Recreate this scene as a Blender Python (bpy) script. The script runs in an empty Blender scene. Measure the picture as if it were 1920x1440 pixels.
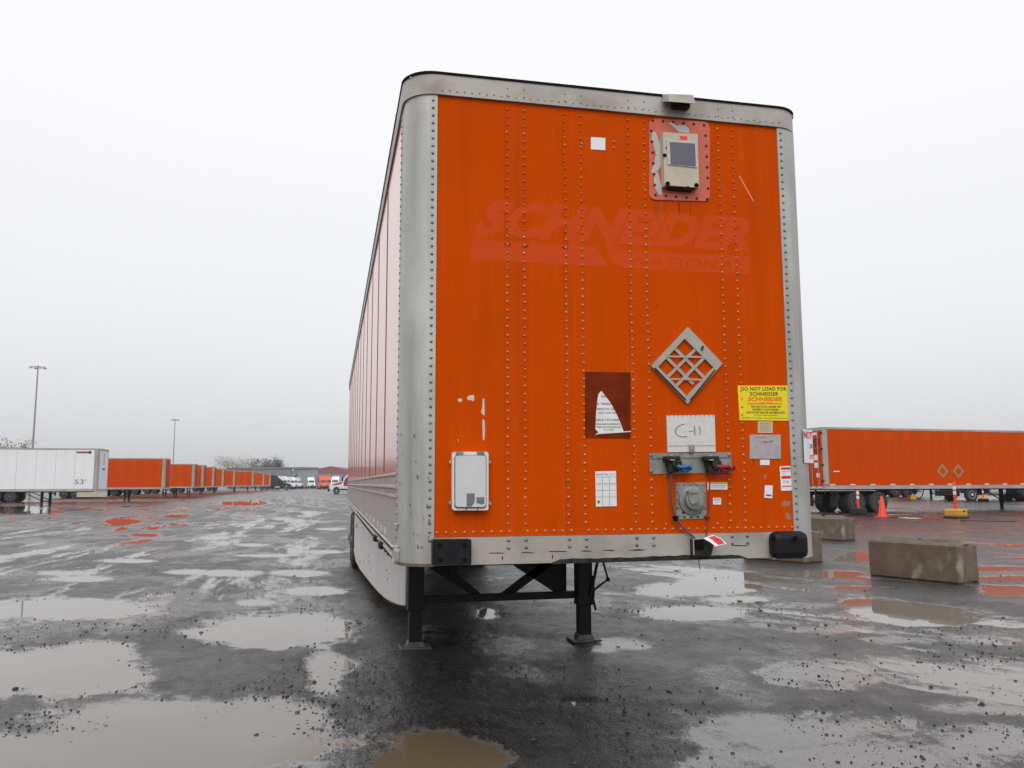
import bpy, bmesh, math, random
import numpy as np
from mathutils import Vector, Matrix
R = math.radians
random.seed(7)
sc = bpy.context.scene
col = sc.collection

# ------------------------------------------------------------------ camera
F = 1551.0; YAW, PITCH, ROLL = 0.2136, 0.1194, -0.003
CAM = np.array([-0.3871, -4.7001, 1.597])
fw = np.array([math.sin(YAW)*math.cos(PITCH), math.cos(YAW)*math.cos(PITCH), math.sin(PITCH)])
r0 = np.array([math.cos(YAW), -math.sin(YAW), 0.0]); u0 = np.cross(r0, fw)
rt = r0*math.cos(ROLL)+u0*math.sin(ROLL); up = -r0*math.sin(ROLL)+u0*math.cos(ROLL)
cd = bpy.data.cameras.new('camera'); cam = bpy.data.objects.new('camera', cd); col.objects.link(cam)
cd.sensor_width = 36.0; cd.lens = F/1920*36.0; cd.clip_start = 0.05; cd.clip_end = 9000
M = Matrix(((rt[0], up[0], -fw[0], CAM[0]), (rt[1], up[1], -fw[1], CAM[1]), (rt[2], up[2], -fw[2], CAM[2]), (0, 0, 0, 1)))
cam.matrix_world = M
sc.camera = cam

# ------------------------------------------------------------------ world and sun
world = bpy.data.worlds.new('World'); sc.world = world; world.use_nodes = True
nt = world.node_tree; N = nt.nodes; Lk = nt.links; N.clear()
SUN_EL, SUN_AZ = R(50), R(200)     # azimuth clockwise from +Y: behind the camera
sky = N.new('ShaderNodeTexSky'); sky.sky_type = 'NISHITA'; sky.sun_disc = False
sky.sun_elevation = SUN_EL; sky.sun_rotation = SUN_AZ; sky.air_density = 1.0; sky.dust_density = 4.0
hs = N.new('ShaderNodeHueSaturation'); hs.inputs['Saturation'].default_value = 0.12
bg1 = N.new('ShaderNodeBackground'); bg1.inputs['Strength'].default_value = 0.05
Lk.new(sky.outputs[0], hs.inputs['Color']); Lk.new(hs.outputs[0], bg1.inputs['Color'])
tc = N.new('ShaderNodeTexCoord'); sep = N.new('ShaderNodeSeparateXYZ'); Lk.new(tc.outputs['Generated'], sep.inputs[0])
cn = N.new('ShaderNodeTexNoise'); cn.inputs['Scale'].default_value = 1.3; cn.inputs['Detail'].default_value = 3
Lk.new(tc.outputs['Generated'], cn.inputs['Vector'])
ma = N.new('ShaderNodeMath'); ma.operation = 'MULTIPLY_ADD'; ma.inputs[1].default_value = 0.10
Lk.new(cn.outputs[0], ma.inputs[0]); Lk.new(sep.outputs['Z'], ma.inputs[2])
rp = N.new('ShaderNodeValToRGB'); Lk.new(ma.outputs[0], rp.inputs[0])
cr = rp.color_ramp; cr.elements[0].position = 0.04; cr.elements[0].color = (.605, .612, .632, 1)
cr.elements[1].position = 1.0; cr.elements[1].color = (.97, .97, 1.0, 1)
e = cr.elements.new(.22); e.color = (.73, .735, .755, 1)
e = cr.elements.new(.50); e.color = (.93, .93, .965, 1)
bg2 = N.new('ShaderNodeBackground'); bg2.inputs['Strength'].default_value = 0.9
Lk.new(rp.outputs[0], bg2.inputs['Color'])
ad = N.new('ShaderNodeAddShader'); Lk.new(bg1.outputs[0], ad.inputs[0]); Lk.new(bg2.outputs[0], ad.inputs[1])
wo = N.new('ShaderNodeOutputWorld'); Lk.new(ad.outputs[0], wo.inputs['Surface'])
sd = bpy.data.lights.new('sun', 'SUN'); sd.energy = .8; sd.angle = R(40); sd.color = (1, .97, .93)
so = bpy.data.objects.new('sun', sd); col.objects.link(so)
so.rotation_euler = (R(90)-SUN_EL, 0, -SUN_AZ+math.pi); so.location = (0, -20, 30)
vs = sc.view_settings; sc.display_settings.display_device = 'sRGB'
vs.view_transform = 'Standard'; vs.look = 'None'; vs.gamma = 1; vs.exposure = 0.0; vs.use_curve_mapping = False

# ------------------------------------------------------------------ helpers
def ray(x, y): return fw+(x-960)/F*rt-(y-720)/F*up
def onplane(x, y, p, n):
    d = ray(x, y); n = np.array(n, float); t = ((np.array(p, float)-CAM)@n)/(d@n); return CAM+t*d
def fr(x, y, Y=0.0): return Vector(onplane(x, y, (0, Y, 0), (0, 1, 0)))
def gnd(x, y, z=0.0): return Vector(onplane(x, y, (0, 0, z), (0, 0, 1)))

def mat(name, c, rough=.5, metal=0., c2=None, ns=3., amt=.5, bump=0., bs=40., coat=0., coatr=.1, stretch=(1, 1, 1), spec=.5, rvar=0., detail=6, ior=None):
    m = bpy.data.materials.new(name); m.use_nodes = True; t = m.node_tree; b = t.nodes['Principled BSDF']
    b.inputs['Base Color'].default_value = (*c, 1); b.inputs['Roughness'].default_value = rough
    b.inputs['Metallic'].default_value = metal; b.inputs['Specular IOR Level'].default_value = spec
    if ior: b.inputs['IOR'].default_value = ior
    if coat: b.inputs['Coat Weight'].default_value = coat; b.inputs['Coat Roughness'].default_value = coatr
    tcn = t.nodes.new('ShaderNodeTexCoord'); mp = t.nodes.new('ShaderNodeMapping'); mp.inputs['Scale'].default_value = stretch
    t.links.new(tcn.outputs['Object'], mp.inputs[0])
    if c2:
        n = t.nodes.new('ShaderNodeTexNoise'); n.inputs['Scale'].default_value = ns; n.inputs['Detail'].default_value = detail; n.inputs['Roughness'].default_value = .6
        t.links.new(mp.outputs[0], n.inputs['Vector'])
        r = t.nodes.new('ShaderNodeValToRGB'); r.color_ramp.elements[0].position = .5-.25*amt-.02; r.color_ramp.elements[1].position = .5+.25*(1-amt)+.12
        r.color_ramp.elements[0].color = (*c, 1); r.color_ramp.elements[1].color = (*c2, 1)
        t.links.new(n.outputs[0], r.inputs[0]); t.links.new(r.outputs[0], b.inputs['Base Color'])
        if rvar:
            q = t.nodes.new('ShaderNodeMath'); q.operation = 'MULTIPLY_ADD'; q.inputs[1].default_value = rvar; q.inputs[2].default_value = rough-rvar/2
            t.links.new(n.outputs[0], q.inputs[0]); t.links.new(q.outputs[0], b.inputs['Roughness'])
    if bump:
        n2 = t.nodes.new('ShaderNodeTexNoise'); n2.inputs['Scale'].default_value = bs; n2.inputs['Detail'].default_value = 3
        t.links.new(mp.outputs[0], n2.inputs['Vector'])
        bp = t.nodes.new('ShaderNodeBump'); bp.inputs['Strength'].default_value = bump; bp.inputs['Distance'].default_value = .01
        t.links.new(n2.outputs[0], bp.inputs['Height']); t.links.new(bp.outputs[0], b.inputs['Normal'])
    return m

ORG = {}
def tag(o, label=None, cat=None, group=None, kind=None):
    if label: o['label'] = label
    if cat: o['category'] = cat
    if group: o['group'] = group
    if kind: o['kind'] = kind
    return o
def empty(name, loc, rz=0, label=None, cat=None, group=None, shift=False):
    o = bpy.data.objects.new(name, None); col.objects.link(o); o.location = loc; o.rotation_euler.z = rz
    o.empty_display_size = .2
    ORG[o.name] = Vector(loc) if shift else Vector((0, 0, 0))
    return tag(o, label, cat, group)

class MB:
    def __init__(s): s.v = []; s.f = []
    def add(s, vs_, fs_):
        n = len(s.v); s.v += [tuple(v) for v in vs_]; s.f += [tuple(i+n for i in f) for f in fs_]; return s
    def box(s, c, d, bevel=0., rot=None):
        bm = bmesh.new(); bmesh.ops.create_cube(bm, size=1)
        for v in bm.verts: v.co = Vector((v.co.x*d[0], v.co.y*d[1], v.co.z*d[2]))
        if bevel: bmesh.ops.bevel(bm, geom=bm.edges[:], offset=bevel, segments=2, affect='EDGES', profile=.5)
        if rot is not None: bmesh.ops.transform(bm, matrix=rot.to_4x4(), verts=bm.verts)
        bm.verts.ensure_lookup_table(); bm.verts.index_update()
        s.add([v.co+Vector(c) for v in bm.verts], [[v.index for v in f.verts] for f in bm.faces]); bm.free(); return s
    def bx(s, x0, x1, y0, y1, z0, z1, bevel=0.):
        return s.box(((x0+x1)/2, (y0+y1)/2, (z0+z1)/2), (abs(x1-x0), abs(y1-y0), abs(z1-z0)), bevel)
    def prism(s, pts, vec):                       # polygon (any plane) pushed along vec
        n = len(pts); a = [Vector(p) for p in pts]; b = [p+Vector(vec) for p in a]
        fs_ = [tuple(range(n)), tuple(range(2*n-1, n-1, -1))]
        for i in range(n): j = (i+1) % n; fs_.append((i, i+n, j+n, j))
        return s.add(a+b, fs_)
    def tube(s, pts, r, seg=8, caps=True):
        pts = [Vector(p) for p in pts]; rr = r if isinstance(r, (list, tuple)) else [r]*len(pts)
        base = len(s.v); prev = None
        for i, p in enumerate(pts):
            t = (pts[min(i+1, len(pts)-1)]-pts[max(i-1, 0)]).normalized()
            if prev is None:
                a = t.orthogonal().normalized()
            else:
                a = (prev-t*prev.dot(t)).normalized()
            prev = a; b = t.cross(a)
            for k in range(seg):
                an = 2*math.pi*k/seg; s.v.append(tuple(p+(a*math.cos(an)+b*math.sin(an))*rr[i]))
        for i in range(len(pts)-1):
            for k in range(seg):
                q = base+i*seg; s.f.append((q+k, q+(k+1) % seg, q+seg+(k+1) % seg, q+seg+k))
        if caps:
            s.f.append(tuple(base+k for k in range(seg-1, -1, -1))); q = base+(len(pts)-1)*seg; s.f.append(tuple(q+k for k in range(seg)))
        return s
    def lathe(s, prof, c, axis, seg=24):           # prof: list of (radius, along)
        c = Vector(c); ax = Vector(axis).normalized(); a = ax.orthogonal().normalized(); b = ax.cross(a); base = len(s.v); m = len(prof)
        for (r_, h) in prof:
            for k in range(seg):
                an = 2*math.pi*k/seg; s.v.append(tuple(c+ax*h+(a*math.cos(an)+b*math.sin(an))*r_))
        for i in range(m-1):
            for k in range(seg):
                q = base+i*seg; s.f.append((q+k, q+(k+1) % seg, q+seg+(k+1) % seg, q+seg+k))
        s.f.append(tuple(base+k for k in range(seg-1, -1, -1))); q = base+(m-1)*seg; s.f.append(tuple(q+k for k in range(seg)))
        return s
    def build(s, name, m, parent=None, smooth=False, label=None, kind=None):
        off = ORG.get(parent.name, Vector((0, 0, 0))) if parent else Vector((0, 0, 0))
        me = bpy.data.meshes.new(name); me.from_pydata([tuple(Vector(v)-off) for v in s.v], [], s.f)
        bm = bmesh.new(); bm.from_mesh(me); bmesh.ops.recalc_face_normals(bm, faces=bm.faces); bm.to_mesh(me); bm.free()
        me.materials.append(m)
        if smooth:
            me.shade_smooth()
            try: me.set_sharp_from_angle(angle=R(35))
            except Exception: pass
        o = bpy.data.objects.new(name, me); col.objects.link(o)
        if parent: o.parent = parent; ORG[o.name] = off
        tag(o, label, kind=kind); return o

def copy_tree(o, parent=None):
    c = o.copy(); col.objects.link(c); c.parent = parent; ORG[c.name] = ORG.get(o.name, Vector((0, 0, 0)))
    for ch in list(o.children): copy_tree(ch, c)
    return c

TXT = {}
def text_pts(s, bold=0., shear=0., spacing=1.):
    k = (s, bold, shear, spacing)
    if k in TXT: return TXT[k]
    cu = bpy.data.curves.new('t', 'FONT'); cu.body = s; cu.offset = bold; cu.shear = shear; cu.resolution_u = 3; cu.space_character = spacing
    ob = bpy.data.objects.new('t', cu); col.objects.link(ob)
    bpy.context.view_layer.update(); dg = bpy.context.evaluated_depsgraph_get()
    me = bpy.data.meshes.new_from_object(ob.evaluated_get(dg))
    vs_ = np.array([v.co[:] for v in me.vertices]); fs_ = [tuple(p.vertices) for p in me.polygons]
    bpy.data.objects.remove(ob); bpy.data.meshes.remove(me)
    lo = vs_.min(0); hi = vs_.max(0); vs_ = (vs_-lo)/np.maximum(hi-lo, 1e-6)
    TXT[k] = (vs_, fs_); return TXT[k]
def letter(mb, s, quad, bold=0., shear=0., spacing=1.):
    """lay flat lettering into a quad: tl, tr, br, bl"""
    vs_, fs_ = text_pts(s, bold, shear, spacing); tl, tr, br, bl = [Vector(q) for q in quad]
    out = [(bl.lerp(br, v[0])).lerp(tl.lerp(tr, v[0]), v[1]) for v in vs_]
    return mb.add(out, fs_)
def fq(x0, y0, x1, y1, sl=0., Y=-.004):
    """front wall quad from picture corners; sl = slope dy/dx"""
    d = (x1-x0)*sl; return [fr(x0, y0, Y), fr(x1, y0+d, Y), fr(x1, y1+d, Y), fr(x0, y1, Y)]

# ------------------------------------------------------------------ materials
ORANGE = (.80, .082, .0035)
def add_streaks(m, col2, scale=(9, 9, .5), amt=.25, lo=.52, hi=.8):
    t = m.node_tree; b = t.nodes['Principled BSDF']; src = b.inputs['Base Color'].links
    tcn = t.nodes.new('ShaderNodeTexCoord'); mp = t.nodes.new('ShaderNodeMapping'); mp.inputs['Scale'].default_value = scale
    n = t.nodes.new('ShaderNodeTexNoise'); n.inputs['Scale'].default_value = 1.; n.inputs['Detail'].default_value = 5
    t.links.new(tcn.outputs['Object'], mp.inputs[0]); t.links.new(mp.outputs[0], n.inputs['Vector'])
    r = t.nodes.new('ShaderNodeMapRange'); r.inputs[1].default_value = lo; r.inputs[2].default_value = hi; r.inputs[4].default_value = amt
    t.links.new(n.outputs[0], r.inputs[0])
    mx = t.nodes.new('ShaderNodeMix'); mx.data_type = 'RGBA'; mx.inputs[7].default_value = (*col2, 1)
    t.links.new(r.outputs[0], mx.inputs[0])
    if src: t.links.new(src[0].from_socket, mx.inputs[6])
    else: mx.inputs[6].default_value = b.inputs['Base Color'].default_value
    t.links.new(mx.outputs[2], b.inputs['Base Color']); return m
m_front = add_streaks(mat('orange_front_paint', (.600, .068, .0006), .62, c2=(.545, .062, .0010), ns=1.7, bump=.05, bs=9, spec=.02), (.36, .045, .006), amt=.4)
m_front = add_streaks(m_front, (.68, .100, .008), (45, 45, 1.2), .35, .5, .75)
m_ghost = mat('ghost_lettering_paint', (.625, .073, .015), .5, c2=(.60, .072, .012), ns=2.2, amt=.6, spec=.02)
m_side = add_streaks(mat('orange_side_paint', (.72, .10, .02), .20, coat=.5, coatr=.10, c2=(.66, .12, .04), ns=1.3, bump=.05, bs=3), (.50, .20, .12), (2, 2, .15), .3)
m_far_orange = add_streaks(mat('trailer_orange', (.61, .068, .0008), .62, c2=(.51, .056, .0012), ns=.35, spec=.02), (.36, .05, .008), (1.2, 1.2, .12), .5)
m_white = add_streaks(mat('trailer_white', (.80, .81, .83), .4, c2=(.72, .73, .75), ns=.5), (.55, .53, .5), (1.2, 1.2, .12), .25)
m_alu = add_streaks(mat('weathered_aluminium', (.40, .40, .38), .48, .35, c2=(.57, .565, .54), ns=3, amt=.4, stretch=(1.2, 1.2, .6), bump=.05, bs=60, rvar=.25), (.22, .20, .19), (9, 9, .55), .6, .48, .74)
m_alu = add_streaks(m_alu, (.30, .31, .25), (2.5, 2.5, 1.1), .6, .5, .7)
m_rail = add_streaks(mat('dirty_rail', (.37, .335, .305), .55, .2, c2=(.50, .465, .43), ns=2.2, bump=.05, bs=50), (.17, .14, .105), (3, 3, 4), .7, .5, .75)
m_rail_far = mat('rail_far', (.33, .30, .27), .6, .1, c2=(.48, .45, .41), ns=.8)
m_dark = mat('black_steel', (.008, .008, .009), .55, c2=(.018, .016, .015), ns=5, bump=.1, spec=.25)
m_rubber = mat('rubber', (.018, .018, .02), .7, c2=(.035, .033, .032), ns=8, bump=.15, bs=70)
m_bumper = mat('rubber_bumper', (.009, .009, .011), .45, c2=(.016, .016, .018), ns=14, bump=.15, bs=90, spec=.2)
m_black = mat('black', (.004, .004, .005), .7, spec=.1)
m_ink = mat('black_ink', (.015, .015, .018), .7)
m_ink2 = mat('grey_ink', (.16, .16, .18), .7)
m_rivet = mat('rivet_steel', (.50, .25, .11), .38, .25, c2=(.36, .13, .04), ns=6, amt=.4)
m_rivet_d = mat('rivet_dark', (.30, .29, .27), .4, .5, c2=(.14, .135, .12), ns=7)
m_line = mat('seam_line', (.13, .055, .04), .5)
m_galv = mat('galvanised_plate', (.20, .215, .19), .55, .5, c2=(.42, .42, .38), ns=14, bump=.2, bs=40)
m_plateg = mat('grey_plate', (.47, .43, .43), .5, .2, c2=(.36, .33, .35), ns=22)
m_foot = mat('worn_foot_steel', (.05, .05, .045), .5, c2=(.12, .115, .10), ns=14)
m_grime_shadow = mat('dark_grease_and_shadow', (.016, .014, .012), .6, c2=(.055, .048, .040), ns=24, bump=.4, spec=.2)  # grease and grimy parts; also colours the painted bracket shadows on the nose
m_skirt = add_streaks(mat('fairing_white', (.58, .57, .55), .4, c2=(.66, .65, .63), ns=2), (.36, .31, .26), (3, 3, 1), .4)
m_lower = add_streaks(mat('scuff_panel', (.32, .30, .28), .36, .15, c2=(.39, .37, .35), ns=3), (.55, .42, .4), (3, 2, .5), .35)
m_paper = mat('white_paper', (.80, .80, .80), .6, c2=(.70, .70, .70), ns=12)
m_paperw = mat('white_label', (.78, .78, .80), .45)
m_yellow = mat('yellow_label', (.86, .68, .0015), .4, c2=(.80, .62, .004), ns=5)
m_redp = mat('red_print', (.62, .02, .02), .45)
m_orp = mat('orange_print', (.85, .16, .004), .45)
m_beige = mat('beige_plastic', (.56, .50, .38), .5, c2=(.46, .41, .32), ns=9)
m_salmon = mat('salmon_plate', (.62, .12, .06), .45, c2=(.52, .11, .06), ns=8)
m_peel = mat('peeled_grey', (.48, .46, .43), .6, c2=(.60, .58, .55), ns=14)
m_chip = mat('paint_chip', (.62, .54, .46), .6)
m_screen = mat('solar_cell', (.10, .10, .135), .22, c2=(.13, .13, .16), ns=60)
m_brown = mat('brown_adhesive', (.10, .012, .002), .45, c2=(.24, .030, .003), ns=7, amt=.6, spec=.08)
m_board = mat('white_board', (.66, .65, .62), .4, c2=(.56, .55, .52), ns=25, amt=.3)
m_boxw = mat('document_box_white', (.74, .72, .66), .35, c2=(.68, .66, .61), ns=8)
m_lid = mat('document_lid', (.62, .63, .62), .35, c2=(.56, .57, .57), ns=6)
m_slate = mat('slate_residue', (.15, .16, .18), .5)
m_frame = mat('placard_grey', (.37, .34, .29), .5, .15, c2=(.44, .41, .36), ns=12)
m_blue = mat('blue_rubber', (.03, .16, .42), .45)
m_redr = mat('red_rubber', (.36, .008, .016), .5)
m_bluehose = mat('blue_cord', (.055, .062, .11), .5)
m_redhose = mat('red_cord', (.28, .02, .02), .5)
m_tyre = mat('tyre', (.02, .02, .022), .75, c2=(.05, .045, .04), ns=4, bump=.2, bs=30)
m_rim = mat('steel_rim', (.62, .61, .58), .5, .2, c2=(.42, .40, .37), ns=6)
m_rimd = mat('dirty_rim', (.10, .095, .09), .6, .2, c2=(.2, .18, .16), ns=6)
m_glass = mat('dark_glass', (.03, .035, .04), .08, spec=.8)
m_conc = add_streaks(mat('concrete_block', (.115, .088, .060), .8, c2=(.18, .146, .105), ns=5, bump=.6, bs=45), (.40, .36, .30), (1.5, 1.5, .9), .8, .62, .70)
m_cone = mat('safety_orange', (.80, .04, .012), .45, c2=(.7, .04, .015), ns=6)
m_band = mat('reflective_band', (.75, .72, .68), .35)
m_ybase = mat('yellow_base', (.62, .30, .02), .6, c2=(.5, .24, .03), ns=6)
m_pole = mat('light_pole', (.30, .31, .32), .5, .3)
m_lampg = mat('lamp_housing', (.5, .5, .52), .5)

# ------------------------------------------------------------------ numpy noise and the ground heights
def _hash(ix, iy, seed):
    n = (ix.astype(np.int64)*374761393+iy.astype(np.int64)*668265263+seed*974634777) & 0xffffffff
    n = ((n ^ (n >> 13))*1274126177) & 0xffffffff
    return ((n ^ (n >> 16)) & 0xffff)/65535.0
def vnoise(x, y, seed=0):
    ix = np.floor(x); iy = np.floor(y); fx = x-ix; fy = y-iy; fx = fx*fx*(3-2*fx); fy = fy*fy*(3-2*fy)
    a = _hash(ix, iy, seed); b = _hash(ix+1, iy, seed); c = _hash(ix, iy+1, seed); d = _hash(ix+1, iy+1, seed)
    return (a*(1-fx)+b*fx)*(1-fy)+(c*(1-fx)+d*fx)*fy-.5
def fbm(x, y, o=4, seed=0, g=.5):
    s = 0; a = 1.
    for i in range(o):
        ca, sa = math.cos(.6*i+.3), math.sin(.6*i+.3); k = 2.03**i
        s = s+a*vnoise((x*ca-y*sa)*k+11.3*i, (x*sa+y*ca)*k-7.1*i, seed+i); a *= g
    return s
def sstep(x, a, b): t = np.clip((x-a)/(b-a), 0, 1); return t*t*(3-2*t)
# puddles: picture centre and half sizes of their outline, mapped onto the ground plane; last = rim softness
SOFT = [(1545, 1266, 96, 24), (1500, 1375, 180, 34), (1610, 1430, 260, 46), (1850, 1395, 120, 30), (1500, 1137, 60, 5), (1560, 1182, 70, 6), (1840, 1203, 60, 8), (1690, 1202, 60, 6), (1850, 1330, 80, 10), (1150, 1210, 60, 10)]
PUD = [(115, 1142, 175, 20), (150, 1134, 120, 12), (512, 1184, 142, 27), (580, 1170, 72, 18), (95, 1262, 178, 46), (180, 1225, 70, 22), (20, 1262, 120, 44),
       (330, 1395, 300, 88), (100, 1440, 320, 70), (480, 1352, 120, 46), (820, 1428, 125, 48), (610, 1262, 30, 34), (640, 1250, 20, 14),
       (1335, 1103, 100, 14), (1265, 1107, 60, 12), (1296, 1150, 90, 13), (1390, 1124, 60, 6), 
       (1640, 1135, 50, 9), (1712, 1150, 130, 15), (1620, 1130, 34, 8), (1735, 1163, 100, 10), (1603, 1045, 30, 10), (1540, 1076, 90, 6), (1880, 1066, 80, 4), (1880, 1085, 80, 4.5), (1900, 1108, 70, 10), (1610, 1102, 60, 3),
       (45, 957, 70, 8), (228, 978, 34, 5), (270, 1003, 30, 3), (330, 968, 22, 2.5), (455, 944, 46, 3.5),
       (912, 1152, 17, 9), (1085, 1320, 20, 5), 
       (590, 1108, 60, 8), (480, 1130, 30, 5), (150, 1086, 60, 5), (430, 1075, 60, 6), (360, 1073, 40, 4), (560, 1075, 50, 6), (130, 1075, 50, 4), (500, 1042, 60, 3), (470, 1022, 26, 2.5), (610, 1035, 30, 3), (240, 1052, 50, 3), (620, 992, 22, 2)]
_P = []
for (cx_, cy_, rx_, ry_) in PUD+SOFT:
    a = (gnd(cx_+rx_, cy_)-gnd(cx_-rx_, cy_))/2; t_ = gnd(cx_, cy_-ry_); b_ = gnd(cx_, cy_+ry_)
    c = (t_+b_)/2; b = (t_-b_)/2
    _P.append((np.array(c[:2]), np.array(a[:2]), np.array(b[:2])))
def hill(x, y): return .16*sstep(x+y, 38, 52)*sstep(x, 8, 18)
def height(x, y, film=False):
    w1 = fbm(x*1.1, y*1.1, 4, 5); w2 = fbm(x*5, y*5, 4, 9); w3 = fbm(x*23, y*23, 3, 61)
    base = .016+.010*fbm(x*.35, y*.35, 3, 1)+.008*fbm(x*2.2, y*2.2, 4, 21)+.005*fbm(x*11, y*11, 3, 33)+.004*w3
    # tyre ruts run along the lane, streaks of water stand in them
    rx = x+.5*fbm(x*.1, y*.06, 2, 71)*4
    st = fbm(rx*1.7, y*.28, 6, 40, .68)
    lane = sstep(-x, -.2, 1.6)*sstep(y, 3., 9.)
    st2 = fbm((x*.85+y*.5)*1.0, (-x*.5+y*.85)*.25, 5, 52, .65)
    right = sstep(x, 2.7, 4.2)
    wet = np.maximum(lane*sstep(st, .0, .42), right*sstep(st2, .02, .45))
    base = base-.020*wet
    under = sstep(x, -.1, .6)*sstep(-x, -3.2, -2.4)*sstep(y, -.6, .4)*sstep(-y, -17, -15)
    h = base+under*.008
    soft = np.zeros_like(h)
    for n_, (c, a, b) in enumerate(_P):
        dx = x-c[0]; dy = y-c[1]; det = a[0]*b[1]-a[1]*b[0]
        s = (dx*b[1]-dy*b[0])/det; t = (a[0]*dy-a[1]*dx)/det
        d = np.sqrt(s*s+t*t)+.34*w1+.20*w2+.07*w3
        sz = min(.6, math.hypot(*a), math.hypot(*b))
        v = (d-1)*.035*max(sz, .25)/.5
        if n_ < len(PUD): h = np.minimum(h, np.maximum(v, -.022)+.0045*w2+.0035*w3)
        else: h = np.minimum(h, np.maximum(v, .0035)+.004*w2+.003*w3); soft = np.maximum(soft, 1-sstep(d, .55, 1.45))
    if film:
        f1 = 1-sstep(h, .0015, .012)
        f2 = .85*sstep(wet, .02, .5)*sstep(fbm(x*3, y*1.2, 5, 81, .65)+.35*w3, -.16, .10)
        f3 = .55*sstep(fbm(x*.9, y*.5, 5, 95, .6), .04, .28)
        return np.clip(np.maximum(np.maximum(f1, f2), np.maximum(f3, .97*soft)), 0, 1)
    return h+hill(x, y)
def h1(x, y): return float(height(np.array([x], float), np.array([y], float))[0])

az = np.concatenate([np.radians(np.arange(-36, 60.01, .13)), np.radians(np.arange(63, 324, 3.))])
rad = np.concatenate([[.35, .7, 1.1], 1.5*1.0088**np.arange(0, 440), 1.5*1.0088**440*1.10**np.arange(1, 50)])
A_, R_ = np.meshgrid(az, rad); X_ = CAM[0]+R_*np.sin(A_); Y_ = CAM[1]+R_*np.cos(A_)
fade = np.clip((260-R_)/160, 0, 1)
Z_ = height(X_, Y_)+.010*sstep(R_, 55, 120); Z_ = np.where(R_ > 100, Z_*fade+.02*(1-fade), Z_)
nr, na = X_.shape
V = np.stack([X_.ravel(), Y_.ravel(), Z_.ravel()], 1)
V = np.vstack([V, [[CAM[0], CAM[1], .02]]])
i, j = np.meshgrid(np.arange(nr-1), np.arange(na), indexing='ij'); j2 = (j+1) % na
Q = np.stack([i*na+j, i*na+j2, (i+1)*na+j2, (i+1)*na+j], -1).reshape(-1, 4)[:, ::-1]
me = bpy.data.meshes.new('ground')
nq = len(Q); me.vertices.add(len(V)); me.vertices.foreach_set('co', V.ravel())
tri = np.array([[k, (k+1) % na, nr*na] for k in range(na)])
me.loops.add(nq*4+na*3); me.loops.foreach_set('vertex_index', np.concatenate([Q.ravel(), tri.ravel()]).astype(np.int32))
me.polygons.add(nq+na); me.polygons.foreach_set('loop_start', np.concatenate([np.arange(nq)*4, nq*4+np.arange(na)*3]).astype(np.int32))
at_ = me.attributes.new('film', 'FLOAT', 'POINT'); FL_ = height(X_, Y_, True); k_ = sstep(R_, 60, 130); FL = np.append((FL_*(1-k_)+.35*k_).ravel(), .3); at_.data.foreach_set('value', FL.astype(np.float32))
me.update(calc_edges=True); me.shade_smooth()
ground = bpy.data.objects.new('ground', me); col.objects.link(ground); tag(ground, kind='structure')

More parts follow.
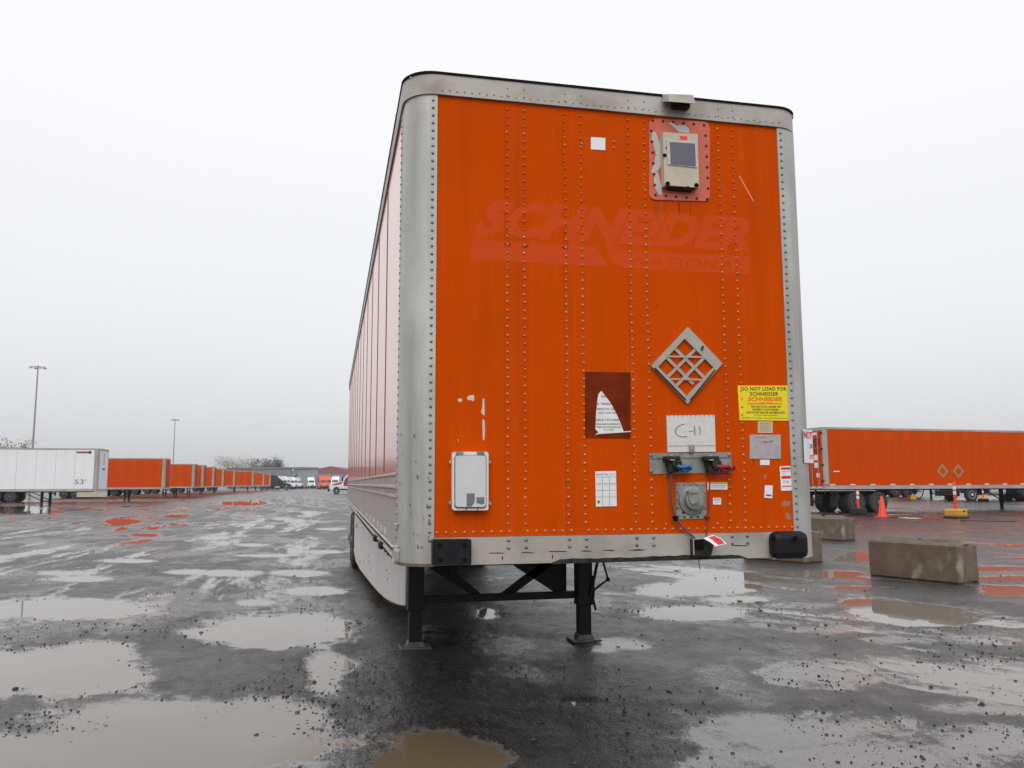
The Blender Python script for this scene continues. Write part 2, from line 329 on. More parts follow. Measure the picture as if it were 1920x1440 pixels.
def ground_mat():
    m = bpy.data.materials.new('wet_asphalt'); m.use_nodes = True; t = m.node_tree; b = t.nodes['Principled BSDF']
    nd = t.nodes; lk = t.links
    tcn = nd.new('ShaderNodeTexCoord')
    def noise(scale, det=5, rough=.6, vec=None, mapscale=None):
        n = nd.new('ShaderNodeTexNoise'); n.inputs['Scale'].default_value = scale; n.inputs['Detail'].default_value = det; n.inputs['Roughness'].default_value = rough
        if mapscale:
            mp = nd.new('ShaderNodeMapping'); mp.inputs['Scale'].default_value = mapscale; lk.new(tcn.outputs['Object'], mp.inputs[0]); lk.new(mp.outputs[0], n.inputs['Vector'])
        else: lk.new(tcn.outputs['Object'], n.inputs['Vector'])
        return n
    def ramp(src, p0, c0, p1, c1):
        r = nd.new('ShaderNodeValToRGB'); r.color_ramp.elements[0].position = p0; r.color_ramp.elements[0].color = c0
        r.color_ramp.elements[1].position = p1; r.color_ramp.elements[1].color = c1; lk.new(src, r.inputs[0]); return r
    def mix(f, a, c, mode='MIX'):
        x = nd.new('ShaderNodeMix'); x.data_type = 'RGBA'; x.blend_type = mode
        if isinstance(f, float): x.inputs[0].default_value = f
        else: lk.new(f, x.inputs[0])
        lk.new(a, x.inputs[6]); lk.new(c, x.inputs[7]); return x.outputs[2]
    big = noise(.35, 5); mid = noise(2.2, 6, .65); grav = noise(55, 3, .7); fine = noise(170, 2)
    c1 = ramp(big.outputs[0], .38, (.030, .027, .025, 1), .66, (.019, .019, .020, 1))
    c2 = ramp(mid.outputs[0], .35, (.010, .0098, .0098, 1), .68, (.042, .037, .034, 1))
    c = mix(.5, c1.outputs[0], c2.outputs[0])
    vor = nd.new('ShaderNodeTexVoronoi'); vor.inputs['Scale'].default_value = 75; lk.new(tcn.outputs['Object'], vor.inputs['Vector'])
    vc = ramp(vor.outputs['Color'], .15, (.35, .35, .35, 1), .9, (1.9, 1.85, 1.75, 1))
    c = mix(.75, c, vc.outputs[0], 'MULTIPLY')
    fa = nd.new('ShaderNodeAttribute'); fa.attribute_name = 'film'
    rr = ramp(mid.outputs[0], .36, (.55, .55, .55, 1), .64, (.27, .27, .27, 1)); rb = ramp(big.outputs[0], .35, (.52, .52, .52, 1), .62, (.28, .28, .28, 1))
    dry = mix(.5, rr.outputs[0], rb.outputs[0])
    wetc = nd.new('ShaderNodeRGB'); wetc.outputs[0].default_value = (.10, .10, .10, 1)
    sp = noise(48, 5, .75); sp2 = noise(9, 4, .7)
    a1 = nd.new('ShaderNodeMath'); a1.operation = 'MULTIPLY_ADD'; a1.inputs[1].default_value = 2.2; a1.inputs[2].default_value = -1.1; lk.new(sp.outputs[0], a1.inputs[0])
    a2 = nd.new('ShaderNodeMath'); a2.operation = 'MULTIPLY_ADD'; a2.inputs[1].default_value = 1.4; lk.new(sp2.outputs[0], a2.inputs[0])
    a3 = nd.new('ShaderNodeMath'); a3.operation = 'SUBTRACT'; a3.inputs[1].default_value = .7; lk.new(a2.outputs[0], a3.inputs[0]); lk.new(a1.outputs[0], a2.inputs[2])
    hi = nd.new('ShaderNodeMapRange'); hi.inputs[1].default_value = .75; hi.inputs[2].default_value = 1.; hi.inputs[3].default_value = 1.; hi.inputs[4].default_value = .15; lk.new(fa.outputs['Fac'], hi.inputs[0])
    a4 = nd.new('ShaderNodeMath'); a4.operation = 'MULTIPLY'; lk.new(a3.outputs[0], a4.inputs[0]); lk.new(hi.outputs[0], a4.inputs[1])
    ff = nd.new('ShaderNodeMath'); ff.operation = 'ADD'; ff.use_clamp = True; lk.new(a4.outputs[0], ff.inputs[0]); lk.new(fa.outputs['Fac'], ff.inputs[1])
    sm_ = nd.new('ShaderNodeMapRange'); sm_.interpolation_type = 'SMOOTHSTEP'; sm_.inputs[1].default_value = .55; sm_.inputs[2].default_value = 1.05; sm_.inputs[4].default_value = .85; lk.new(ff.outputs[0], sm_.inputs[0])
    silt = nd.new('ShaderNodeRGB'); silt.outputs[0].default_value = (.155, .142, .128, 1); lk.new(mix(sm_.outputs[0], c, silt.outputs[0]), b.inputs['Base Color'])
    rf = mix(ff.outputs[0], dry, wetc.outputs[0]); lk.new(rf, b.inputs['Roughness'])
    b.inputs['IOR'].default_value = 1.52
    inv = nd.new('ShaderNodeMapRange'); inv.inputs[1].default_value = 0; inv.inputs[2].default_value = 1; inv.inputs[3].default_value = 1; inv.inputs[4].default_value = .10
    lk.new(ff.outputs[0], inv.inputs[0])
    bp = nd.new('ShaderNodeBump'); bp.inputs['Distance'].default_value = .007
    lk.new(inv.outputs[0], bp.inputs['Strength']); lk.new(grav.outputs[0], bp.inputs['Height'])
    bp2 = nd.new('ShaderNodeBump'); bp2.inputs['Distance'].default_value = .005
    lk.new(inv.outputs[0], bp2.inputs['Strength']); lk.new(vor.outputs['Distance'], bp2.inputs['Height']); bp2.invert = True; lk.new(bp.outputs[0], bp2.inputs['Normal'])
    cl = noise(17, 4, .65); bp3 = nd.new('ShaderNodeBump'); bp3.inputs['Distance'].default_value = .012; lk.new(inv.outputs[0], bp3.inputs['Strength'])
    lk.new(cl.outputs[0], bp3.inputs['Height']); lk.new(bp2.outputs[0], bp3.inputs['Normal']); lk.new(bp3.outputs[0], b.inputs['Normal'])
    return m
me.materials.append(ground_mat())

m_water = mat('muddy_puddle_water', (.205, .185, .160), .03, c2=(.165, .148, .127), ns=.6, ior=1.333, bump=.02, bs=3.0)
def brown_mud(m, p, rad):
    t = m.node_tree; b = t.nodes['Principled BSDF']; src = b.inputs['Base Color'].links[0].from_socket
    g = t.nodes.new('ShaderNodeNewGeometry'); d = t.nodes.new('ShaderNodeVectorMath'); d.operation = 'DISTANCE'; d.inputs[1].default_value = (p.x, p.y, 0)
    t.links.new(g.outputs['Position'], d.inputs[0]); k = t.nodes.new('ShaderNodeMapRange'); k.inputs[1].default_value = rad*.6; k.inputs[2].default_value = rad; k.inputs[3].default_value = 1; k.inputs[4].default_value = 0
    t.links.new(d.outputs['Value'], k.inputs[0]); x = t.nodes.new('ShaderNodeMix'); x.data_type = 'RGBA'; t.links.new(k.outputs[0], x.inputs[0]); t.links.new(src, x.inputs[6]); x.inputs[7].default_value = (.135, .098, .058, 1)
    t.links.new(x.outputs[2], b.inputs['Base Color'])
brown_mud(m_water, gnd(825, 1420), 1.1)
wb = MB(); wb.add([(-90, -8, 0), (24, -8, 0), (24, 160, 0), (-90, 160, 0)], [(0, 1, 2, 3)])
w = wb.build('puddle_water', m_water); tag(w, kind='structure')

# gravel lying on the asphalt and round the puddle rims
def ico():
    bm = bmesh.new(); bmesh.ops.create_icosphere(bm, subdivisions=1, radius=1); v = [x.co.copy() for x in bm.verts]; f = [[q.index for q in p.verts] for p in bm.faces]; bm.free(); return v, f
IV, IF = ico()
def gravel():
    rng = np.random.default_rng(3); n = 95000
    r = 1.9*(18/1.9)**rng.random(n); a = np.radians(rng.uniform(-24, 50, n)); x = CAM[0]+r*np.sin(a); y = CAM[1]+r*np.cos(a)
    h = height(x, y); g = fbm(x*.8, y*.8, 3, 90)
    rim = np.exp(-((h-.002)/.004)**2); p = .05+.5*rim+1.1*sstep(g, .05, .35)
    p *= np.where((x > .2) & (x < 2.6) & (y > -1.2), .25, 1); p = np.where(h < -.012, .012, p)
    k = rng.random(n) < p*.42; x = x[k]; y = y[k]; h = h[k]; n = len(x)
    s = .003+.010*rng.random(n)**4; s *= 1+.7*(rng.random(n) < .05)
    iv = np.array([v[:] for v in IV]); jit = 1+.35*(rng.random((n, len(iv), 1))-.5)
    ang = rng.random(n)*6.28; ca = np.cos(ang)[:, None]; sa = np.sin(ang)[:, None]
    px = iv[None, :, 0]*1.25; py = iv[None, :, 1]*.85; pz = iv[None, :, 2]*.62
    P = np.stack([px*ca-py*sa, px*sa+py*ca, np.broadcast_to(pz, (n, len(iv)))], -1)*jit*s[:, None, None]
    P += np.stack([x, y, np.maximum(h, -.006)+s*.35], -1)[:, None, :]
    f = np.array(IF)[None]+(np.arange(n)*len(iv))[:, None, None]
    me = bpy.data.meshes.new('gravel'); vs_ = P.reshape(-1, 3); fs_ = f.reshape(-1, 3)
    me.vertices.add(len(vs_)); me.vertices.foreach_set('co', vs_.ravel()); me.loops.add(len(fs_)*3); me.loops.foreach_set('vertex_index', fs_.ravel().astype(np.int32))
    me.polygons.add(len(fs_)); me.polygons.foreach_set('loop_start', (np.arange(len(fs_))*3).astype(np.int32)); me.update(calc_edges=True)
    me.materials.append(mat('wet_gravel', (.030, .029, .027), .45, c2=(.095, .086, .075), ns=35, amt=.4))
    o = bpy.data.objects.new('gravel', me); col.objects.link(o); tag(o, 'dark wet gravel scattered over the asphalt and puddle rims', 'gravel', kind='stuff')
gravel()

# ------------------------------------------------------------------ wheels, legs and other running gear
def wheel(parent, c, side, r=.51, w_=.28, rim=m_rim, dual=False, name='wheel'):
    """c = centre of the outer face; side = -1 or 1 (outer face looks to side*X)"""
    c = Vector(c); ax = Vector((side, 0, 0)); W_ = w_*(2.15 if dual else 1.)
    pr = [(r*.56, -W_), (r*.9, -W_), (r, -W_+.04), (r, -.04), (r*.93, 0), (r*.60, .004), (r*.56, -.015)]
    if dual: pr = [(r*.56, -W_), (r*.9, -W_), (r, -W_+.04), (r, -W_*.54), (r*.8, -W_*.5), (r, -W_*.46), (r, -.04), (r*.93, 0), (r*.60, .004), (r*.56, -.015)]
    t = MB().lathe(pr, c, ax, 28).build(name, m_tyre, parent, True)
    MB().lathe([(r*.57, -.03), (r*.57, .006), (r*.53, .006), (r*.50, -.05), (r*.36, -.09), (r*.2, -.05), (r*.19, .02), (r*.1, .05)], c, ax, 24).build('rim', rim, t, True)
    b = MB()
    for k in range(8):
        an = k*math.pi/4; b.lathe([(.018, -.085), (.018, -.04)], c+Vector((0, math.cos(an), math.sin(an)))*r*.29, ax, 6)
    b.build('wheel_bolts', m_rimd, t, kind='stuff'); return t
def tandem(root, xl, xr, ys, rim):
    for y in ys:
        wheel(root, (xl+.02, y, .51), -1, rim=rim, dual=True); wheel(root, (xr-.02, y, .51), 1, rim=rim, dual=True)
        MB().tube([(xl+.3, y, .51), (xr-.3, y, .51)], .07, 10).build('axle', m_dark, root, True)
    b = MB()
    for x in (xl+.75, xr-.75): b.bx(x-.06, x+.06, ys[0]-1.2, ys[-1]+1.2, .86, 1.04)
    for y in ys:
        for x in (xl+.75, xr-.75): b.bx(x-.05, x+.05, y-.3, y+.3, .55, .86, .02)
    b.build('suspension_frame', m_dark, root)

def generic_trailer(name, loc, rz, label, side_m, post_m, rim=m_rimd, full=True, group=None, legs=True, z0=1.141, z1=4.053):
    root = empty(name, loc, rz, label, 'trailer', group)
    W, L = 2.59, 16.15; xl, xr = -W/2, W/2; r = .16
    # nose: rounded posts, rail, wall
    for s in (-1, 1):
        pr = [(s*(W/2-r*1.2), -.004)]+[(s*(W/2-r+r*math.sin(k*R(15))), r-r*math.cos(k*R(15))-.004) for k in range(7)]+[(s*(W/2+.004), r*1.8)]
        inn = [(x*.97, y+.04) for x, y in reversed(pr)]
        MB().prism([(x, y, z0) for x, y in pr+inn], (0, 0, 2.77)).build('corner_post', post_m, root, True)
    fwm = MB().bx(xl+r, xr-r, .004, .05, z0+.15, z1-.14).build('front_wall', side_m, root)
    ring = [(xl-.006, r*1.8)]+[(-(W/2-r+(r+.006)*math.cos(k*R(15))), r-(r+.01)*math.sin(k*R(15))) for k in range(7)]
    ring = ring+[(-x, y) for x, y in reversed(ring)]
    MB().prism([(x, y, z1-.14) for x, y in ring]+[(x*.95, y+.06, z1-.14) for x, y in reversed(ring)], (0, 0, .14)).build('top_rail', post_m, root, True)
    MB().bx(xl+r, xr-r, -.004, .08, z0, z0+.15).build('front_sill', post_m, root)
    MB().bx(xl+.03, xr-.03, .08, L-.02, z1-.03, z1-.005).build('roof', m_white, root)
    n = 13; pw = (L-.55)/n
    base = None
    for k in range(n):
        for s in (-1,):
            y = .30+k*pw
            if base is None:
                base = MB().bx(-.006, .006, 0, pw-.012, z0+.17, z1-.10, .003).build('side_panel', side_m, root); base.location = (xl, y, 0)
            else:
                o = base.copy(); col.objects.link(o); o.location = (xl, y, 0)
    MB().bx(xr-.004, xr+.004, .30, L-.3, z0+.17, z1-.10).build('side_wall', side_m, root)
    MB().bx(xl+.012, xl+.03, .2, L-.2, z0+.1, z1-.06).bx(xr-.03, xr-.012, .2, L-.2, z0+.1, z1-.06).build('inner_lining', m_rail_far, root)
    for s in (-1, 1):
        x = s*W/2
        MB().bx(x-.02, x+.014, .30, L-.2, z1-.10, z1).build('upper_rail', post_m, root)
        MB().bx(x-.03, x+.018, .30, L-.2, z0, z0+.17).build('lower_rail', post_m, root)
    MB().bx(xl+.02, xr-.02, .08, L-.05, z0+.03, z0+.12).build('floor', m_dark, root)
    b = MB()
    for k in range(26): b.bx(xl+.05, xr-.05, .9+k*.58, .96+k*.58, z0-.06, z0+.03)
    b.build('crossmembers', m_dark, root, kind='stuff')
    # rear frame and doors
    MB().bx(xl, xl+.09, L-.2, L, z0, z1).bx(xr-.09, xr, L-.2, L, z0, z1).bx(xl+.09, xr-.09, L-.2, L, z1-.16, z1).bx(xl+.09, xr-.09, L-.2, L, z0, z0+.14).build('rear_frame', m_rail_far, root)
    for s in (-1, 1):
        d = MB().bx(s*.01, s*(W/2-.1), L-.05, L-.005, z0+.15, z1-.17).build('rear_door', side_m, root)
        for q in (.35, .72):
            MB().tube([(s*W/2*q, L+.03, z0+.1), (s*W/2*q, L+.03, z1-.12)], .018, 8).build('lock_rod', m_rail_far, d, True)
        hb = MB()
        for k in range(4): hb.bx(s*(W/2-.2), s*(W/2+.0), L-.004, L+.025, z0+.35+k*.75, z0+.42+k*.75)
        hb.build('hinges', m_dark, d, kind='stuff')
    MB().bx(xl+.3, xr-.3, L-.12, L-.02, .50, .60).bx(xl+.75, xl+.83, L-.1, L-.04, .6, z0).bx(xr-.83, xr-.75, L-.1, L-.04, .6, z0).build('rear_guard', m_dark, root)
    for s in (-1, 1):
        MB().bx(s*.62, s*1.22, L-.75, L-.74, .30, 1.02).build('mud_flap', m_rubber, root)
    if legs: landing(root, 0, 3.55, z0, .02, simple=True)
    tandem(root, xl, xr, (L-3.0, L-1.75), rim)
    return root
def landing(root, xc, y, ztop, zg, simple=False, g=.856):
    for s in (-1, 1):
        x = xc+s*g
        leg = MB().bx(x-.078, x+.078, y-.078, y+.078, .38, ztop, .012).build('landing_leg', m_dark, root)
        MB().bx(x-.064, x+.064, y-.064, y+.064, zg+.03, .38, .01).build('inner_leg', m_dark, leg)
        MB().bx(x-.082, x+.082, y-.082, y+.082, .37, .405, .01).build('collar', m_dark, leg)
        f = MB().box((x, y, zg+.012), (.30, .26, .022), .006); f.prism([(x-.09, y-.08, zg+.022), (x+.09, y-.08, zg+.022), (x+.065, y-.06, zg+.075), (x-.065, y-.06, zg+.075)], (0, .14, 0)); f.build('foot_plate', m_foot, leg)
    MB().bx(xc-g+.08, xc+g-.08, y-.03, y+.03, .435, .505).build('cross_tube', m_dark, root)
    MB().tube([(xc-g, y, ztop-.07), (xc+g, y, ztop-.07)], .018, 8).build('cross_shaft', m_dark, root)
    if simple:
        MB().tube([(xc-g, y+.1, .55), (xc-g, y+1.3, ztop)], .03, 6).tube([(xc+g, y+.1, .55), (xc+g, y+1.3, ztop)], .03, 6).build('leg_braces', m_dark, root)

# ------------------------------------------------------------------ the main trailer
W, L = 2.59, 16.15; Z0, ZOB, ZOT, Z1 = 1.141, 1.2946, 3.9099, 4.053; r = .177
T = empty('semi_trailer', (W/2, 0, 0), 0, 'big orange box trailer with faded lettering on its riveted nose, filling the foreground', 'trailer', shift=True)
# side profile of the rounded corner posts
def post(s):
    if s < 0:
        pr = [(r+.004, -.008)]+[(r-r*math.sin(R(10)*k), r-r*math.cos(R(10)*k)-.008) for k in range(1, 10)]+[(-.006, .335)]
        inn = [(.02, .335), (.03, r+.02), (r*.55, .06), (r+.004, .02)]
    else:
        q = .02
        pr = [(W-r-.004, -.008)]+[(W-r+(r+q)*math.sin(R(10)*k), r-r*math.cos(R(10)*k)-.008) for k in range(1, 10)]+[(W+q, .335)]
        inn = [(W-.02, .335), (W-.03, r+.02), (W-r*.55, .06), (W-r-.004, .02)]
    z0 = Z0-.006
    return MB().prism([(x, y, z0) for x, y in pr+inn], (0, 0, ZOT-z0-.002)).build('corner_post', m_alu, T, True, label='left dull aluminium corner post, broad and brushed' if s < 0 else 'right dull aluminium corner post, narrow from here')
post(-1); post(1)
# top rail wraps the three sides at the nose
ring = [(-.016, .6)]+[(r-(r+.016)*math.cos(R(10)*k), r-(r+.018)*math.sin(R(10)*k)) for k in range(10)]
ring2 = ring+[(W-x, y) for x, y in reversed(ring)]
inn = [(x+(.03 if x < 1 else -.03), y+(.03 if y < .3 else 0)) for x, y in reversed(ring2)]
MB().prism([(x, y, ZOT-.004) for x, y in ring2+inn], (0, 0, Z1-ZOT-.018)).build('top_rail', m_rail, T, True)
ring3 = [(x+(-.006 if x < 1 else .006), y-.006 if y < .3 else y) for x, y in ring2]
inn3 = [(x+(.06 if x < 1 else -.06), y+(.06 if y < .3 else 0)) for x, y in reversed(ring2)]
MB().prism([(x, y, Z1-.021) for x, y in ring3+inn3], (0, 0, .014)).build('roof_seal', m_black, T, True)
MB().bx(.02, W-.02, .05, L-.02, Z1-.03, Z1-.012).build('roof', m_white, T)
for s in (0, 1):
    x = -.016 if s == 0 else W+.016
    MB().bx(min(x, x+(.04 if s == 0 else -.04)), max(x, x+(.04 if s == 0 else -.04)), .602, L-.02, ZOT-.004, Z1-.022).bx(x-.008, x+.008, .602, L-.02, Z1-.021, Z1-.008).build('upper_rail', m_rail_far if s else m_rivet_d, T)
# front panels, butted at the rivet seams
seams = [r+.001, .590, .955, 1.366, 1.975, W-r-.001]
for k in range(5):
    dy = 0.
    MB().bx(seams[k]+.0006, seams[k+1]-.0006, dy, .03, ZOB+.002, ZOT-.006).build('front_panel', m_front, T)
MB().bx(.1, W-.1, .031, .05, Z0, ZOT).build('inner_front', m_dark, T)
# front sill
MB().bx(r+.006, W-r-.006, -.012, .06, Z0, ZOB).build('front_sill', m_rail, T)
g_ = MB(); rg = random.Random(5)
def blob(mb, cx_, cy_, rx_, ry_, Y, n=14, rs=.25, seed=0):
    q = random.Random(seed); pts = []
    for k in range(n):
        an = 2*math.pi*k/n; rr_ = 1+q.uniform(-rs, rs); pts.append(fr(cx_+rx_*rr_*math.cos(an), cy_+ry_*rr_*math.sin(an), Y))
    return mb.prism(pts, (0, .0012, 0))
grp = [(1035, 1054.6)]+[(1045+k*6, 1048.2-.022*k*6+1.0*math.sin(k*.9)*math.sin(k*.37)-2.0*math.exp(-((k-38)/9)**2)) for k in range(1, 58)]+[(1400, 1046.0)]
g_.prism([fr(x, y, -.0135) for x, y in grp]+[fr(1400, 1046.9, -.0135), fr(1035, 1057.6, -.0135)], (0, .0012, 0))
g_.build('grease_stain', m_grime_shadow, T)
sm = MB()
for k, (x, y) in enumerate([(930, 1037), (990, 1036), (1045, 1034), (1100, 1033), (1145, 1032), (1195, 1031), (1385, 1023)]):
    blob(sm, x, y, 13, 1.0, -.0135, 10, .5, k)
for k, (x, y) in enumerate([(942, 1046), (1036, 1044), (1330, 1030)]): blob(sm, x, y, 1.2, 4, -.0135, 8, .4, k)
sm.build('sill_scuffs', m_grime_shadow, T, kind='stuff')

# rivets (thousands of tiny ones: one joined part)
RV = [(0, 1.0), (.5, .9), (.85, .55)]
def rivet(mb, p, n, r_=.0095, hgt=.0065, seg=7):
    p = Vector(p); n = Vector(n); a = n.orthogonal().normalized(); b = n.cross(a); base = len(mb.v)
    for (hh, rr_) in ((0, 1.), (.6, .78), (.95, .35)):
        for k in range(seg):
            an = 2*math.pi*k/seg; mb.v.append(tuple(p+n*hh*hgt+(a*math.cos(an)+b*math.sin(an))*rr_*r_))
    for i_ in range(2):
        for k in range(seg):
            q = base+i_*seg; mb.f.append((q+k, q+(k+1) % seg, q+seg+(k+1) % seg, q+seg+k))
    mb.f.append(tuple(base+2*seg+k for k in range(seg)))
cols_ = [.606, .710, .968, 1.071, 1.381, 1.486, 1.992, 2.092]
rw = MB(); rgold = MB(); rd = MB(); rr = random.Random(2)
tp = (fr(1217, 222), fr(1334, 378))
nz = 51; zs = [1.365+k*(3.86-1.365)/(nz-1) for k in range(nz)]
for x in cols_:
    for z in zs:
        if tp[0].x+.01 < x < tp[1].x and tp[1].z < z < tp[0].z: continue
        rivet(rw if z < 3.1 or rr.random() < .2 else rgold, (x+rr.uniform(-.002, .002), -.0005, z+rr.uniform(-.002, .002)), (0, -1, 0), .0092+rr.uniform(-.001, .0006))
x = r+.02
while x < W-r-.01:
    if all(abs(x-c) > .02 for c in (.66, 1.02, 1.43)): rivet(rw, (x, 0, 1.322), (0, -1, 0), .0095)
    x += .0525
for x, z in [(fr(1249, 983).x, 1.35), (fr(1345, 980).x, 1.35), (fr(1246, 893).x, fr(1246, 893).z), (fr(1151, 266).x, fr(1151, 266).z), (fr(1151, 277).x, fr(1151, 277).z), (fr(1091, 266).x, fr(1091, 270).z)]:
    rivet(rw, (x, -.001, z), (0, -1, 0), .009)
for x in cols_:
    for z in (ZOB-.02, ZOB-.062): rivet(rd, (x, -.0125, z), (0, -1, 0), .0115, .008)
    for z in (ZOT+.028, ZOT+.075): rivet(rd, (x, r-(r+.018)+0, z), (0, -1, 0), .006, .004)
for k in range(50): rivet(rd, (r+.03+k*.0452, r-(r+.018), ZOT+.02+.004*(k % 2)), (0, -1, 0), .006, .004)
nz = 56
for k in range(nz):
    z = 1.28+k*(3.87-1.28)/(nz-1)
    rivet(rd, (r-.022, -.009+.0012, z), (-.1, -1, 0), .0095, .006)
    rivet(rd, (W-r+.022, -.009+.0012, z), (.1, -1, 0), .0095, .006)
    rivet(rd, (-.006, .30, z), (-1, 0, 0), .009, .006)
rw.build('rivets', m_rivet, T, True, kind='stuff'); rgold.build('painted_rivets', mat('rivet_orange', (.50, .085, .015), .42, .1), T, True, kind='stuff')
rd.build('dark_rivets', m_rivet_d, T, True, kind='stuff')
# left side: riveted panels, ridged scuff band, lower rail
pw = 1.22; y = .337; k = 0
while y < L-.2:
    y2 = min(1.62+k*pw, L-.12)
    MB().bx(-.004, .004, y+.004, y2-.004, 1.67, ZOT-.002, .0015).build('side_panel', m_side, T)
    y = y2; k += 1
MB().bx(W-.004, W+.004, .337, L-.12, 1.17, ZOT).build('side_wall', m_side, T)
MB().bx(.02, .03, .2, L-.12, 1.15, ZOT).bx(W-.03, W-.02, .2, L-.12, 1.15, ZOT).build('inner_lining', m_dark, T)
sr = MB(); yy = 1.62
while yy < L-.2:
    sr.bx(-.008, -.0045, yy-.009, yy+.009, 1.68, ZOT-.004)
    yy += pw
sr.build('seam_strips', m_line, T, kind='stuff')
MB().bx(-.002, .004, .337, L-.12, 1.215, 1.669).build('scuff_panel', m_lower, T)
for z, d_ in ((1.655, .014), (1.577, .022), (1.52, .014)):
    MB().prism([(-.002, .337, z-.013), (-.002-d_, .337, z-.006), (-.002-d_, .337, z+.006), (-.002, .337, z+.013)], (0, L-.46, 0)).build('rub_ridge', m_rail, T)
MB().prism([(.0, .337, 1.214), (-.012, .337, 1.205), (-.012, .337, 1.185), (-.004, .337, 1.18), (-.004, .337, 1.165), (-.018, .337, 1.16), (-.018, .337, 1.141), (.04, .337, 1.141), (.04, .337, 1.214)], (0, L-.46, 0)).build('lower_rail', m_rail, T, True)
MB().bx(W-.03, W+.018, .337, L-.12, 1.141, 1.21).build('lower_rail', m_rail, T)
b = MB(); y = .37
while y < 8.:
    b.box((-.013, y, 1.195), (.004, .03, .012)).box((-.019, y+.02, 1.150), (.004, .035, .010)); y += .075
b.build('rail_rivets', m_black, T, kind='stuff')
for yy, c_ in ((1.5, m_dark), (2.3, m_dark)):
    MB().box((-.028, yy, 1.152), (.03, .16, .05), .01).build('marker_light', c_, T)
b = MB()
for yy in (1.25, 1.7, 2.2, 2.9, 3.6, 4.5, 6.): b.bx(-.005, -.0025, yy, yy+.28, 1.235, 1.285)
b.build('reflective_tape', mat('faded_tape', (.62, .50, .47), .4), T, kind='stuff')
b = MB(); q_r = random.Random(4)
for k in range(26):
    a_ = R(q_r.uniform(5, 80)); z_ = q_r.uniform(1.16, 1.9); h_ = q_r.uniform(.004, .03); w_ = R(q_r.uniform(.6, 3)); rr_ = r+.0095
    f_ = lambda a, z: Vector((r-rr_*math.sin(a), r-rr_*math.cos(a)-.006, z))
    b.add([f_(a_, z_), f_(a_+w_, z_+.004), f_(a_+w_, z_+h_), f_(a_, z_+h_*.8)], [(0, 1, 2, 3)])
b.build('post_scuffs', mat('post_scuff', (.12, .11, .10), .7), T, kind='stuff')
MB().add([(r-(r+.009)*math.sin(R(10)*k), r-(r+.009)*math.cos(R(10)*k)-.0075, z) for k in range(10) for z in (Z0-.005, Z0+.012)], [(2*k, 2*k+1, 2*k+3, 2*k+2) for k in range(9)]).build('post_hem', mat('rusty_hem', (.16, .12, .08), .7, c2=(.08, .06, .045), ns=30), T)
# patch and cleats low on the left post
MB().box((-.012, .25, 1.36), (.02, .12, .015), .004).box((-.012, .22, 1.235), (.02, .12, .012), .004).build('post_cleat', m_alu, T, kind='stuff')
MB().box((-.014, .22, 1.185), (.01, .15, .09), .02).build('corner_patch', m_rail, T)
# floor and crossmembers
MB().bx(.03, W-.03, .08, L-.1, 1.16, 1.20).build('floor', m_dark, T)
MB().bx(.25, W-.25, .10, 1.6, 1.143, 1.158).build('coupler_plate', m_dark, T)
b = MB(); y = 1.8
while y < L-.3: b.bx(.04, W-.04, y, y+.05, 1.05, 1.16); y += .305
b.build('crossmembers', m_dark, T, kind='stuff')
MB().bx(0, .1, L-.15, L, Z0, Z1-.03).bx(W-.1, W, L-.15, L, Z0, Z1-.03).bx(.1, W-.1, L-.15, L, Z1-.2, Z1-.03).bx(.1, W-.1, L-.15, L, Z0, Z0+.14).build('rear_frame', m_rail, T)
for s in (0, 1): MB().bx(.11 if s == 0 else W/2+.01, W/2-.01 if s == 0 else W-.11, L-.05, L-.01, Z0+.15, Z1-.21).build('rear_door', m_far_orange, T)
tandem(T, 0, W, (11.6, 12.85), m_rimd)
for s in (.36, W-.96): MB().bx(s, s+.6, 13.65, 13.66, .25, 1.04).build('mud_flap', m_rubber, T)
landing(T, W/2, 3.595, 1.12, .012)
# gusset, braces, crank
yb = 3.72
P = lambda x, y, Y=3.72: fr(x, y, Y)
MB().prism([P(950, 1052), P(1062, 1050), P(1062, 1116), P(1048, 1116)], (0, .012, 0)).build('gusset_plate', m_dark, T)
MB().prism([P(830, 1052), P(905, 1116), P(885, 1116), P(800, 1062)], (0, .03, 0)).prism([P(955, 1120), P(940, 1113), P(1022, 1050), P(1040, 1056)], (0, .04, 0)).build('cross_brace', m_dark, T)
cr_ = MB(); Yc = 3.5
cr_.tube([P(1121, 1050, Yc), P(1107, 1118, Yc)], .016, 8).tube([P(1130, 1050, Yc), P(1140, 1086, Yc), P(1114, 1106, Yc), P(1112, 1122, Yc), P(1117, 1144, Yc)], .012, 8).tube([P(1140, 1083, Yc), P(1140, 1090, Yc)], .022, 8)
cr_.build('crank_handle', m_dark, T, True)
MB().box(P(1108, 1100, 3.55), (.06, .08, .22), .01).build('gear_box', m_dark, T)
